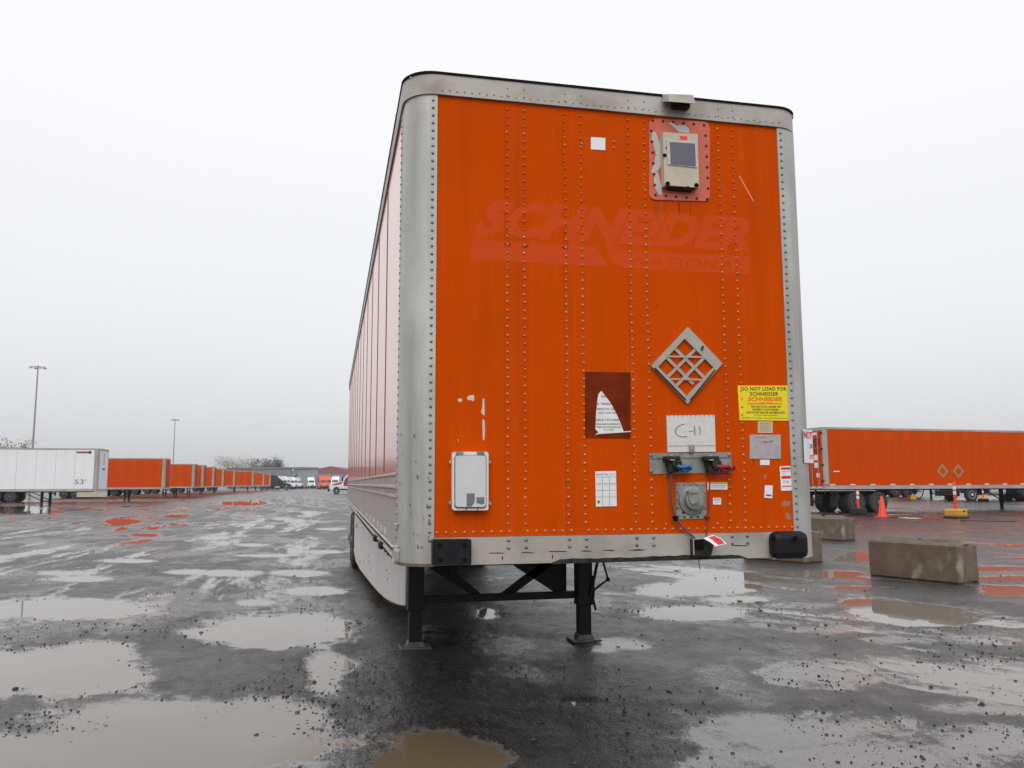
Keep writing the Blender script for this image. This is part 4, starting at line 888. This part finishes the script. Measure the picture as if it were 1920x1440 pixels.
# sign taped round the right corner post
def cyl(a, z, off=.012): # point round the right post, a in degrees from the front
    return Vector((W-r+(r+.02+off)*math.sin(R(a)), r-(r+off)*math.cos(R(a))-.006, z))
zt_, zb_ = fr(1512, 806, .06).z, fr(1512, 868, .06).z
sg = MB(); A_deg = [27+5*k for k in range(8)]
for k in range(7):
    a0, a1 = A_deg[k], A_deg[k+1]; sg.add([cyl(a0, zb_), cyl(a1, zb_), cyl(a1, zt_), cyl(a0, zt_)], [(0, 1, 2, 3)])
fl0 = cyl(62, 0); FD = Vector((.92, .39, 0)).normalized()
def flp(t, z, o=0.): return Vector((fl0.x+FD.x*t+.39*o, fl0.y+FD.y*t-.92*o, z))
sg.add([flp(0, zb_), flp(.036, zb_+.003), flp(.036, zt_+.003), flp(0, zt_)], [(0, 1, 2, 3)])
sgo = sg.build('taped_sign', m_paperw, T, label='white sign with red print taped round the right corner post')
def sq(a0, z0, a1, z1): return [cyl(a0, z1, .0145), cyl(a1, z1, .0145), cyl(a1, z0, .0145), cyl(a0, z0, .0145)]
tx = MB(); hh = zt_-zb_
letter(tx, 'N', sq(28, zt_-.27*hh, 38, zt_-.05*hh), .03); letter(tx, 'O', sq(40, zt_-.27*hh, 57, zt_-.05*hh), .03)
letter(tx, 'T', [flp(.003, zt_-.05*hh, .003), flp(.030, zt_-.05*hh, .003), flp(.030, zt_-.27*hh, .003), flp(.003, zt_-.27*hh, .003)], .03)
letter(tx, 'FOR', [flp(-.02, zt_-.42*hh, .003), flp(.032, zt_-.42*hh, .003), flp(.032, zt_-.55*hh, .003), flp(-.02, zt_-.55*hh, .003)], .02)
letter(tx, 'RT', [flp(-.01, zt_-.75*hh, .003), flp(.032, zt_-.75*hh, .003), flp(.032, zt_-.88*hh, .003), flp(-.01, zt_-.88*hh, .003)], .02)
tx.build('lettering', m_redp, sgo, kind='stuff')
pen_ = MB()
for k, (x, y, a, c_) in enumerate([(1504, 932, 5, 1), (1500, 934, 2, 2.5), (1506, 940, 2.5, 3)]): blob(pen_, x, y, a, c_, -.012, 8, .5, k)
pen_.v = []; pen_.f = []

# ------------------------------------------------------------------ concrete blocks
def block(name, E, lab, n=1.0, seed=0, Lb=1.55):
    """E = near right bottom corner of the long face; the block runs back along -u"""
    u = Vector((.377, -.926, 0)).normalized(); v = Vector((.926, .377, 0)).normalized()
    c = Vector(E)-u*Lb/2+v*.31
    root = empty(name, (c.x, c.y, 0), math.atan2(u.y, u.x), lab, 'concrete block', 'concrete blocks on the yard')
    bm = bmesh.new(); bmesh.ops.create_cube(bm, size=1)
    for q in bm.verts: q.co = Vector((q.co.x*Lb, q.co.y*.60, (q.co.z+.5)*.62))
    bmesh.ops.bevel(bm, geom=[e_ for e_ in bm.edges], offset=.035, segments=1, affect='EDGES')
    bmesh.ops.subdivide_edges(bm, edges=bm.edges[:], cuts=5, use_grid_fill=True)
    q_ = np.array([p.co[:] for p in bm.verts])
    d = fbm(q_[:, 0]*4+q_[:, 2]*3, q_[:, 1]*4+q_[:, 2]*5, 3, 300+seed)*.022
    for p, dd in zip(bm.verts, d):
        nx = p.normal.copy() if p.normal.length else Vector((0, 0, 1))
        g = 0
        if abs(p.co.x) > Lb/2-.02 and abs(p.co.y) < .13: g = .05*(1-abs(p.co.y)/.13)
        p.co += Vector((math.copysign(dd*.5, p.co.x)-math.copysign(g, p.co.x), dd*.6, dd*.3 if p.co.z > .3 else 0))
    me = bpy.data.meshes.new('block_body'); bm.to_mesh(me); bm.free(); me.materials.append(m_conc); me.shade_smooth(); me.set_sharp_from_angle(angle=R(30))
    o = bpy.data.objects.new('block_body', me); col.objects.link(o); o.parent = root; o.location.z = .0
    for s in (-1, 1):
        k = MB(); a, b_ = (.10, .62) if s > 0 else (-.62, -.10)
        lo = [(a, -.16, .615), (b_, -.16, .615), (b_, .16, .615), (a, .16, .615)]; hi = [(a+.05, -.10, .68), (b_-.05, -.10, .68), (b_-.05, .10, .68), (a+.05, .10, .68)]
        k.add(lo+hi, [(0, 1, 5, 4), (1, 2, 6, 5), (2, 3, 7, 6), (3, 0, 4, 7), (4, 5, 6, 7)]).build('interlock_key', m_conc, root)
    MB().tube([(-.05, 0, .60), (-.012, 0, .665), (.012, 0, .665), (.05, 0, .60)], .007, 6).build('lifting_loop', m_dark, root, True)
    return root
block('concrete_block', (9.22, 6.70, 0), 'nearest tan concrete block, fully in view with pale stains on its right end', seed=1)
block('concrete_block', (13.25, 15.75, 0), 'tan concrete block directly right of the orange trailer nose, in front of the tandem wheels', seed=4)
block('concrete_block', (8.72, 10.25, 0), 'concrete block mostly hidden behind the right rubber bumper of the near trailer', seed=8)

# ------------------------------------------------------------------ delineators and cone
def place(x, y):
    p = gnd(x, y)
    for _ in range(6): p = gnd(x, y, float(hill(np.array(p.x), np.array(p.y))))
    return p
def delin(x, y, hh, base, lab, wb_=.52, dep=None):
    p = place(x, y)
    if dep:
        d_ = ray(x, 906); P_ = CAM+d_/(d_@fw)*dep; p = Vector((P_[0], P_[1], float(hill(P_[0], P_[1]))))
    root = empty('delineator_post', p, R(12), lab, 'traffic post', 'orange traffic posts by the right hand trailer')
    MB().lathe([(.058, .1), (.056, hh*.62), (.052, hh), (.03, hh+.03)], (0, 0, 0), (0, 0, 1), 12).build('post', m_cone, root, True)
    for k in (0, 1): MB().lathe([(.060, hh*.66+k*.20), (.060, hh*.66+.13+k*.20)], (0, 0, 0), (0, 0, 1), 12).build('reflective_band', m_band, root, True)
    if base == 'y':
        b = MB().box((0, 0, .22), (wb_, wb_, .30), .06).build('base', m_ybase, root); MB().box((0, 0, .04), (wb_+.06, wb_+.06, .08), .02).build('base_foot', m_rubber, root); MB().box((.08, -wb_/2, .30), (.12, .02, .05)).build('grip_slot', m_black, b)
    elif base == 'b':
        MB().box((0, 0, .26), (.5, .5, .12), .03).build('base', m_ybase, root); MB().box((0, 0, .1), (.52, .52, .2), .03).build('base_foot', m_black, root)
    else: MB().box((0, 0, .16), (wb_, wb_, .30), .04).build('base', m_grime_shadow, root)
    return root
delin(1607, 961, 1.08, 'd', 'orange traffic post in a dark block base, in front of the left tandem wheel', dep=36.5)
delin(1793, 972, 1.45, 'y', 'tall orange traffic post standing in an all yellow base in front of the parked trailer', .62)
delin(1844, 941, .98, 'b', 'short orange traffic post on a black and yellow base under the parked trailer')
p = place(1655, 970); cz = empty('traffic_cone', p, 0, 'orange traffic cone standing between the trailer wheels and the block', 'traffic cone')
MB().lathe([(.20, .03), (.17, .1), (.05, .86), (.035, .88)], (0, 0, 0), (0, 0, 1), 18).build('cone_body', m_cone, cz, True)
MB().box((0, 0, .02), (.46, .46, .04), .01).build('cone_base', m_cone, cz)
MB().lathe([(.134, .32), (.110, .44)], (0, 0, 0), (0, 0, 1), 18).build('faded_collar', mat('faded_collar', (.72, .25, .1), .5), cz, True)

# ------------------------------------------------------------------ right hand trailers
ang = math.atan2(.073, .996)
def tloc(rear_near, ang):    # nose +X turned by ang: local -y -> direction
    d = Vector((math.cos(ang), math.sin(ang), 0)); n = Vector((-math.sin(ang), math.cos(ang), 0))
    return Vector(rear_near)+d*16.15+n*1.295
A = generic_trailer('semi_trailer', tloc((22.1, 30.2, .13), ang), R(90)+ang, 'long orange trailer parked across the yard at right with two small diamonds on its side', m_far_orange, m_rail_far)
ly = lambda y: (-1.295, y)
for k in range(14):
    y = .9+k*1.13; MB().bx(-1.308, -1.302, y, y+.28, 1.33, 1.38).build('reflective_tape', m_band, A)
    MB().bx(-1.308, -1.302, y+.28, y+.62, 1.33, 1.38).build('reflective_tape', m_redp, A)
for y in (8.4, 9.35):
    b = MB(); b.prism([(-1.312, y-.34, 2.0), (-1.312, y, 2.36), (-1.312, y+.34, 2.0), (-1.312, y, 1.64)], (.01, 0, 0)); o = b.build('placard_holder', mat('placard_dull', (.34, .20, .14), .6), A)
    MB().prism([(-1.318, y-.2, 2.0), (-1.318, y, 2.2), (-1.318, y+.2, 2.0), (-1.318, y, 1.8)], (.005, 0, 0)).build('placard', m_far_orange, o)
MB().bx(-1.308, -1.302, 15.3, 15.65, 1.95, 2.0).build('small_badge', m_band, A)
tx = MB(); yD = 16.15+.002
def rq(x0, z0, x1, z1): return [Vector((x0, yD, z1)), Vector((x1, yD, z1)), Vector((x1, yD, z0)), Vector((x0, yD, z0))]
letter(tx, 'SCHNEIDER', [Vector((1.1, yD, 3.55)), Vector((-1.1, yD, 3.55)), Vector((-1.1, yD, 3.15)), Vector((1.1, yD, 3.15))], .03, .2); letter(tx, 'NATIONAL', [Vector((.1, yD, 3.05)), Vector((-1.1, yD, 3.05)), Vector((-1.1, yD, 2.85)), Vector((.1, yD, 2.85))], .03)
tx.build('door_lettering', m_ink, A)
for (x, z0_, z1_, h_) in ((-.75, 2.5, 2.75, .3), (-.75, 2.15, 2.4, .3), (-.75, 3.7, 3.82, .35), (-.85, 1.7, 1.9, .25)):
    MB().bx(x-h_/2, x+h_/2, yD-.004, yD+.004, z0_, z1_).build('door_label', m_paperw, A)
MB().bx(-1.1, -.8, yD+.01, yD+.02, 1.2, 1.26).bx(-.6, -.35, yD+.01, yD+.02, 1.2, 1.26).build('rear_tape', m_band, A, kind='stuff')
b = MB().tube([(-.9, 10.9, 1.1), (-1.0, 10.8, .75), (-.9, 10.5, .62), (-.7, 10.1, .8), (-.6, 9.9, 1.1)], .025, 6).tube([(-1.0, 11.15, 1.1), (-1.05, 11.15, .78)], .03, 6); b.build('hanging_hose', m_dark, A, True)
MB().box((-1.08, 11.05, .72), (.2, .35, .2), .02).build('amber_box', m_ybase, A)
# trailers glimpsed below it
B = generic_trailer('semi_trailer', (39.5, 67, .14), R(-90), 'second orange trailer behind the right hand one, only its landing legs showing below', m_far_orange, m_rail_far)
C_ = generic_trailer('semi_trailer', (46.5, 57, .14), R(-90), 'third orange trailer at far right, one landing leg showing by the frame edge', m_far_orange, m_rail_far)

# ------------------------------------------------------------------ tractors
def truck(loc, rz, body, label, sleeper=True, rim=m_rim, group='tractors parked at the far end', stripe=None, cat='truck'):
    root = empty('truck', loc, rz, label, cat, group)
    sc_ = 1.22; hw = 1.15
    def side(pts, w0, w1=None, m=body, nm='body'):
        w1 = w1 or w0; n = len(pts)
        vl = [(-w0 if z < 2.0 else -w1, y, z) for y, z in pts]; vr = [(w0 if z < 2.0 else w1, y, z) for y, z in pts]
        fs_ = [tuple(range(n)), tuple(range(2*n-1, n-1, -1))]+[(i_, i_+n, (i_+1) % n+n, (i_+1) % n) for i_ in range(n)]
        return MB().add(vl+vr, fs_).build(nm, m, root, True)
    side([(.12, .75), (.05, 1.15), (.25, 1.55), (1.0, 1.78), (1.95, 1.92), (1.95, 1.0), (1.72, .72), (1.5, 1.05), (1.15, 1.15), (.8, 1.05), (.6, .75)], .98, nm='hood')
    back = 5.1 if sleeper else 3.7; top = 3.75 if sleeper else 2.85
    cabp = [(1.96, .85), (1.96, 1.93), (2.55, 2.78), (2.9, 3.0), (3.6, top), (back, top+.1), (back, .85)] if sleeper else [(1.96, .85), (1.96, 1.93), (2.5, 2.8), (3.0, 2.95), (back, 2.9), (back, .85)]
    side(cabp, hw, hw*.93, nm='cab')
    if not sleeper: side([(2.7, 2.96), (3.55, 3.75), (3.69, 3.75), (3.69, 2.92)], .95, nm='roof_fairing')
    MB().add([(-.92, 2.0, 2.02), (.92, 2.0, 2.02), (.85, 2.5, 2.72), (-.85, 2.5, 2.72)], [(0, 1, 2, 3)]).add([(-.92, 1.975, 2.03), (.92, 1.975, 2.03), (.85, 2.49, 2.74), (-.85, 2.49, 2.74)], [(0, 1, 2, 3)]).build('windshield', m_glass, root)
    for s in (-1, 1):
        x = s*(hw*.97)
        MB().prism([(x+s*.03, 2.25, 1.95), (x+s*.03, 2.62, 2.6), (x+s*.03, 3.25, 2.62), (x+s*.03, 3.25, 1.95)], (s*.012, 0, 0)).build('side_window', m_glass, root)
        d = MB().prism([(x+s*.032, 2.15, 1.0), (x+s*.032, 2.15, 1.9), (x+s*.032, 3.3, 1.9), (x+s*.032, 3.3, 1.0)], (s*.012, 0, 0)).build('door', body, root)
        MB().box((x+s*.055, 3.15, 1.75), (.03, .16, .05)).build('handle', m_rail_far, d)
        MB().box((s*1.38, 2.0, 2.25), (.10, .16, .55), .03).tube([(s*1.12, 2.1, 2.4), (s*1.38, 2.02, 2.4)], .015, 6).build('mirror', m_dark, root)
        MB().box((s*.80, .16, 1.12), (.34, .18, .2), .04).build('headlight', m_band, root)
        MB().tube([(s*.95, 2.7, .75), (s*.95, 4.0, .75)], .30, 14).build('fuel_tank', m_rail_far, root, True)
        if sleeper: MB().prism([(x+s*.03, 4.1, 2.4), (x+s*.03, 4.1, 2.8), (x+s*.03, 4.6, 2.8), (x+s*.03, 4.6, 2.4)], (s*.012, 0, 0)).build('sleeper_window', m_glass, root)
    MB().box((0, -.02, .62), (2.3, .3, .42), .06).build('bumper', m_dark if stripe is None else m_dark, root)
    MB().box((0, .06, 1.2), (.85, .12, .62), .03).build('grille', m_rail_far, root)
    if stripe:
        MB().prism([(1.17, 2.2, 1.25), (1.17, 2.2, 1.9), (1.17, 3.68, 1.9), (1.17, 3.68, 1.25)], (.01, 0, 0)).build('red_panel', stripe, root)
        MB().prism([(.985, .35, 1.45), (.985, 1.9, 1.86), (.985, 1.9, 1.6), (.985, .9, 1.35)], (.01, 0, 0)).build('red_stripe', stripe, root)
    MB().bx(-.45, .45, 1.5, 7.6, .62, .9).build('chassis', m_dark, root)
    wheel(root, (-1.16, 1.15, .51), -1, rim=rim); wheel(root, (1.16, 1.15, .51), 1, rim=rim)
    e_ = 6.0 if sleeper else 5.0
    for y in (e_, e_+1.3): wheel(root, (-1.2, y, .51), -1, rim=rim, dual=True); wheel(root, (1.2, y, .51), 1, rim=rim, dual=True)
    return root
m_tblack = mat('black_truck_paint', (.022, .022, .028), .3, coat=.3); m_twhite = mat('white_truck_paint', (.74, .75, .77), .3, coat=.3)
m_torange = mat('orange_truck_paint', (.80, .11, .02), .35); m_tgrey = mat('grey_truck_paint', (.24, .25, .26), .35); m_tblue = mat('navy_truck_paint', (.02, .025, .05), .35); m_tred = mat('red_truck_paint', (.32, .02, .02), .35)
def at(x, depth, z=0.):   # ground point straight below picture column x at a given depth along the view
    d = ray(x, 906); d = d/(d@fw); P_ = CAM+d*depth; return Vector((P_[0], P_[1], z))
# nose +X = rz 90 ; nose -Y (towards us) = rz 0
NX = R(90)
Xf = at(546, 214); truck((Xf.x, Xf.y, 0), NX, m_tblack, 'black sleeper truck at the end of the trailer row, nose to the right')
wt = None
for k, (x, dp, rz, m_, lab) in enumerate([
        (556, 236, 70, m_twhite, 'white sleeper truck just right of the black truck, in front of the grey warehouse'),
        (567, 262, 62, m_twhite, 'second white truck right of the black truck, before the warehouse'),
        (577, 290, 55, m_twhite, 'smallest white truck at the warehouse corner'),
        (586, 275, 10, m_twhite, 'white truck facing the camera before the red roofed building'),
        (598, 262, -60, m_tgrey, 'grey truck between the white truck and the orange trucks'),
        (608, 250, 8, m_torange, 'left one of the two orange trucks before the red roofed building'),
        (617, 252, 5, m_torange, 'right one of the two orange trucks, beside the white day cab'),
        (626, 246, -8, m_twhite, 'white truck behind the red and white day cab')]):
    P_ = at(x, dp)
    truck((P_.x, P_.y, 0), R(rz), m_, lab)
P_ = at(617, 128); truck((P_.x, P_.y, 0), R(-90), m_twhite, 'red and white day cab truck, nose left, partly behind the near trailer', sleeper=False, stripe=m_tred)
P_ = at(1775, 62); truck((P_.x, P_.y, .14), R(-90), m_tblue, 'dark navy truck under and behind the long orange trailer, pale wheel rims showing', sleeper=True, rim=m_rim, group=None)

# ------------------------------------------------------------------ left hand row of trailers
m_Tw = m_white
T1 = generic_trailer('semi_trailer', (-16.0, 58.2, 0), NX, 'white box trailer at far left of the row with 53 on its side', m_white, m_rail_far, rim=m_rim)
b = MB(); letter(b, "53'", [Vector((-1.312, 1.45, 1.95)), Vector((-1.312, .75, 1.95)), Vector((-1.312, .75, 1.62)), Vector((-1.312, 1.45, 1.62))], .0); b.build('length_marking', m_ink2, T1)
MB().bx(-1.31, -1.304, .72, 1.45, 3.72, 3.84).build('brand_strip', mat('brand_red', (.30, .06, .05), .5), T1); MB().bx(-1.31, -1.304, .50, .70, 3.70, 3.86).build('brand_block', m_ink, T1)
b = MB()
for k in range(12): b.bx(-1.318, -1.314, .55+k*1.25, .85+k*1.25, 1.21, 1.25)
b.build('rail_slots', m_ink2, T1, kind='stuff')
b = MB(); 
for k in range(5): b.bx(-.12, .12, -.012, -.008, 3.55-k*.14, 3.62-k*.14)
letter(b, '53', [Vector((-.1, -.012, 3.75)), Vector((.2, -.012, 3.75)), Vector((.2, -.012, 3.65)), Vector((-.1, -.012, 3.65))], .02); b.bx(-.35, .35, -.012, -.008, 2.6, 2.72); b.build('nose_markings', m_ink2, T1, kind='stuff')
spec = [('T2', 309, 78, 'first orange trailer of the left row, next to the white trailer, broad side in view'), ('T3', 364, 100, 'second orange trailer of the left row, right of the broadest one'),
        ('T4', 381, 106, 'narrow sliver of orange trailer third in the left row'), ('T5', 401, 118, 'fourth orange trailer of the left row with a bright white lower rail'),
        ('T6', 419, 132, 'fifth orange trailer of the left row'), ('T7', 440, 145, 'sixth orange trailer of the left row, just left of the wide one'),
        ('T8', 475, 158, 'wide orange trailer seventh in the left row'), ('T9', 495, 182, 'eighth orange trailer of the left row, second before the black truck'), ('T10', 507, 204, 'last orange trailer of the left row, against the black truck')]
base_t = None
for nm, x, dep, lab in spec:
    P_ = at(x, dep)
    if base_t is None:
        base_t = generic_trailer('semi_trailer', (P_.x, P_.y+1.3, 0), NX, lab, m_far_orange, m_rail_far, group='orange trailers in the left hand row')
        ref = base_t
    else:
        o = copy_tree(ref); o.location = (P_.x, P_.y+1.3, 0); o['label'] = lab
MB().bx(-1.2, -1.19, 5.0, 7.6, .45, 1.14).build('pale_underside_panel', mat('pale_panel', (.5, .45, .36), .6), ref)
# ------------------------------------------------------------------ light masts
def mast(x, ytop, dep, lab, nl=4):
    P_ = at(x, dep); d = ray(x, ytop); d = d/(d@fw); H = float((CAM+d*dep)[2])
    root = empty('light_mast', (P_.x, P_.y, 0), R(20), lab, 'light pole', 'tall light masts over the yard')
    MB().tube([(0, 0, 0), (0, 0, H)], [.13, .07], 10).build('pole', m_pole, root, True)
    MB().tube([(-.65, 0, H-.15), (.65, 0, H-.15)], .04, 6).build('crossarm', m_pole, root)
    for q in ((-.7, -.2), (-.2, .4), (.2, -.4), (.7, .2))[:nl]:
        MB().box((q[0], q[1], H-.28), (.34, .34, .22), .04).build('floodlight', m_lampg, root)
    return root
# base column is found from the picture position of the foot
mast(57, 681, 92, 'taller nearer light mast rising behind the white trailer'); mast(323, 784, 168, 'smaller light mast rising behind the first orange trailer of the row')
mast(527, 864, 420, 'tiny distant mast above the left part of the grey warehouse', 2); mast(539, 868, 440, 'tiny distant mast above the right part of the grey warehouse', 2)

# ------------------------------------------------------------------ far buildings
m_wh = mat('warehouse_grey', (.20, .21, .22), .7, c2=(.25, .26, .27), ns=.08); m_wh2 = mat('warehouse_light', (.30, .32, .34), .7)
m_roofr = mat('red_roof', (.26, .10, .11), .6); m_wallb = mat('brown_wall', (.21, .18, .16), .8, c2=(.26, .22, .19), ns=.1)
def build_at(x, dep): return at(x, dep)
a0 = at(425, 330); a1 = at(560, 330); a2 = at(573, 300)
def box_building(name, lab, p0, p1, depth, h, wall, roofm=None, gable=0., panels=8):
    p0, p1 = Vector(p0), Vector(p1); d = (p1-p0).normalized(); n = Vector((-d.y, d.x, 0)); Lb = (p1-p0).length
    root = empty(name, (p0.x, p0.y, 0), math.atan2(d.y, d.x), lab, 'building')
    MB().bx(.05, Lb-.05, .1, depth, 0, h-.02).build('wall', wall, root)
    pw_ = Lb/panels; ref_ = None
    for k in range(panels):
        if ref_ is None: ref_ = MB().bx(0, pw_-.12, -.05, .095, .3, h-.6).build('wall_panel', wall, root)
        else: o = ref_.copy(); col.objects.link(o); o.location.x = k*pw_
    if gable:
        MB().prism([(-.5, -.5, h), (Lb+.5, -.5, h), (Lb+.5, -.5, h+1.2), (Lb/2, -.5, h+gable), (-.5, -.5, h+1.2)], (0, depth+1, 0)).build('roof', roofm or wall, root)
    else: MB().bx(-.3, Lb+.3, -.3, depth+.3, h-.1, h+.4).build('roof', roofm or wall, root)
    return root, Lb
bw, Lb = box_building('warehouse', 'long flat roofed grey warehouse behind the trailer row', at(425, 330), at(560, 315), 8, 7.6, m_wh, panels=9)
b2, L2 = box_building('warehouse_annex', 'lighter grey end block at the right of the grey warehouse', at(549, 300), at(574, 285), 4, 6.9, m_wh2, m_wh, panels=4)
for k in range(3): MB().bx(2+k*1.6, 3.+k*1.6, -.12, -.06, 3.5+k*.4, 4.5+k*.4).build('window', m_glass, b2)
MB().bx(.5, 1.6, -.4, .1, 6.2, 6.9).build('floodlight', m_paperw, b2)
b3, L3 = box_building('red_roofed_building', 'broad brown building with a low dark red gable roof behind the trucks', at(566, 340), at(672, 340), 60, 5.2, m_wallb, m_roofr, 3.6, 7)
b4, L4 = box_building('white_shed', 'low white shed in front of the red roofed building', at(598, 285), at(640, 285), 10, 4.4, mat('shed_white', (.42, .43, .42), .6), m_wh2, 0, 5)
# kerb, strips
# ------------------------------------------------------------------ trees
def tree(x, dep, h, wd, lab, leaf, kind='bare', n=900, seed=1):
    P_ = at(x, dep); root = empty('tree', (P_.x, P_.y, 0), 0, lab, 'tree'); q = random.Random(seed)
    t = MB(); t.tube([(0, 0, 0), (0, 0, h*.35), (.1, 0, h*.7)], [.3, .22, .08], 7)
    tips = []
    for k in range(16):
        a = q.uniform(0, 6.28); z = h*q.uniform(.28, .6); l = wd*.5*q.uniform(.6, 1.); e_ = Vector((math.cos(a)*l, math.sin(a)*l, z+q.uniform(.2, .45)*h)); e_.z = min(e_.z, h)
        m_ = Vector((math.cos(a)*l*.45, math.sin(a)*l*.45, (z+e_.z)/2+.2)); t.tube([(0, 0, z), m_, e_], [.1, .06, .02], 5); tips += [m_, e_]
        for j_ in range(5):
            f_ = m_.lerp(e_, q.random()); g = f_+Vector((q.uniform(-1, 1), q.uniform(-1, 1), q.uniform(.2, 1.2)))*wd*.14; t.tube([f_, g], [.035, .012], 4); tips.append(g)
    t.build('trunk', mat('bark', (.10, .085, .07), .9), root)
    c = MB()
    for k in range(n):
        f_ = tips[q.randrange(len(tips))]+Vector((q.gauss(0, 1), q.gauss(0, 1), q.gauss(0, .8)))*wd*.07; s = q.uniform(.12, .3)*(1.4 if kind == 'dense' else .7)
        a = Vector((q.gauss(0, 1), q.gauss(0, 1), q.gauss(0, 1))).normalized(); b_ = a.orthogonal().normalized(); c_ = a.cross(b_)
        c.add([f_+b_*s, f_+c_*s*.7, f_-b_*s, f_-c_*s*.7], [(0, 1, 2, 3)])
    c.build('crown', leaf, root); return root
m_leafp = mat('pale_spring_leaves', (.34, .35, .29), .9, c2=(.42, .42, .36), ns=.5); m_leafd = mat('dark_leaves', (.10, .105, .10), .8, c2=(.17, .17, .155), ns=.6)
tree(-2, 110, 7.2, 7, 'pale green tree above the white trailer at the left edge', m_leafp, 'bare', 1800, 3)
tree(433, 300, 10.5, 14, 'pale leafless tree behind the trailer row', mat('twig_haze', (.30, .28, .24), .9), 'bare', 1600, 5)
tree(452, 310, 9.5, 12, 'second pale leafless tree, right of the first and left of the warehouse roof', mat('twig_haze2', (.30, .28, .25), .9), 'bare', 1400, 6)
tree(497, 420, 12.5, 17, 'dark tree crown showing above the grey warehouse roof, left one', m_leafd, 'dense', 2500, 8)
tree(509, 425, 12.0, 15, 'dark tree crown showing above the grey warehouse roof, right one', m_leafd, 'dense', 2200, 9)
# ------------------------------------------------------------------ small litter
def litter(name, x, y, lab, cat, m_, s, thin=.3, seed=0):
    p = gnd(x, y); q = random.Random(seed); pts = []
    for k in range(9):
        an = 6.28*k/9; pts.append(Vector((p.x+s*math.cos(an)*q.uniform(.6, 1.1), p.y+s*thin*math.sin(an)*q.uniform(.6, 1.1), 0)))
    h_ = h1(p.x, p.y)
    o = MB().prism([(v.x-p.x, v.y-p.y, 0) for v in pts], (0, 0, .008)).build(name, m_); o.location = (p.x, p.y, max(h_, 0)+.004); o.rotation_euler = (.1, .15, q.uniform(0, 3)); tag(o, lab, cat)
litter('debris_chip', 1269, 1070, 'small rust red chip lying on the wet asphalt right of the crank', 'debris', mat('rust_chip', (.16, .05, .03), .6), .09, .4, 1)
litter('fallen_leaf', 1387, 1127, 'pale yellow fallen leaf on the wet asphalt', 'leaf', mat('leaf_yellow', (.45, .38, .15), .6), .05, .9, 2)
litter('twig', 1421, 1131, 'thin dark twig lying beside the yellow leaf', 'twig', m_dark, .12, .12, 3)
def strip_g(name, a, b_, w_, m_, lab, cat):
    p = place(*a); q = place(*b_); d = (q-p).normalized(); n = Vector((-d.y, d.x, 0))*w_/2; mb = MB(); k = 12; base = []
    for i_ in range(k+1):
        c = p.lerp(q, i_/k); wob = 1+.3*math.sin(i_*2.3); z = max(h1(c.x, c.y), 0)+.012
        base += [(c.x+n.x*wob, c.y+n.y*wob, z), (c.x-n.x*wob, c.y-n.y*wob, z)]
    mb.add(base, [(2*i_, 2*i_+1, 2*i_+3, 2*i_+2) for i_ in range(k)]); o = mb.build(name, m_); tag(o, lab, cat, kind='structure' if cat is None else None); return o
strip_g('pavement_joint', (1545, 965), (1690, 971), .35, m_grime_shadow, None, None)
strip_g('pavement_joint', (1800, 977), (1905, 979), .35, m_grime_shadow, None, None)
strip_g('painted_line', (1692, 971), (1727, 973), .5, mat('worn_white_paint', (.6, .6, .58), .6), None, None)
# ------------------------------------------------------------------ thin rain haze
USE_HAZE = True
if USE_HAZE:
    hz = MB().bx(-260, 260, -30, 470, -1., 24).build('haze', m_white); hz.data.materials.clear()
    m = bpy.data.materials.new('haze_air'); m.use_nodes = True; t = m.node_tree; t.nodes.clear()
    pv = t.nodes.new('ShaderNodeVolumePrincipled'); pv.inputs['Color'].default_value = (.92, .93, .95, 1); pv.inputs['Density'].default_value = .0003; pv.inputs['Anisotropy'].default_value = .2
    ou = t.nodes.new('ShaderNodeOutputMaterial'); t.links.new(pv.outputs[0], ou.inputs['Volume']); hz.data.materials.append(m); tag(hz, 'thin pale rain haze over the yard', 'haze', kind='stuff')
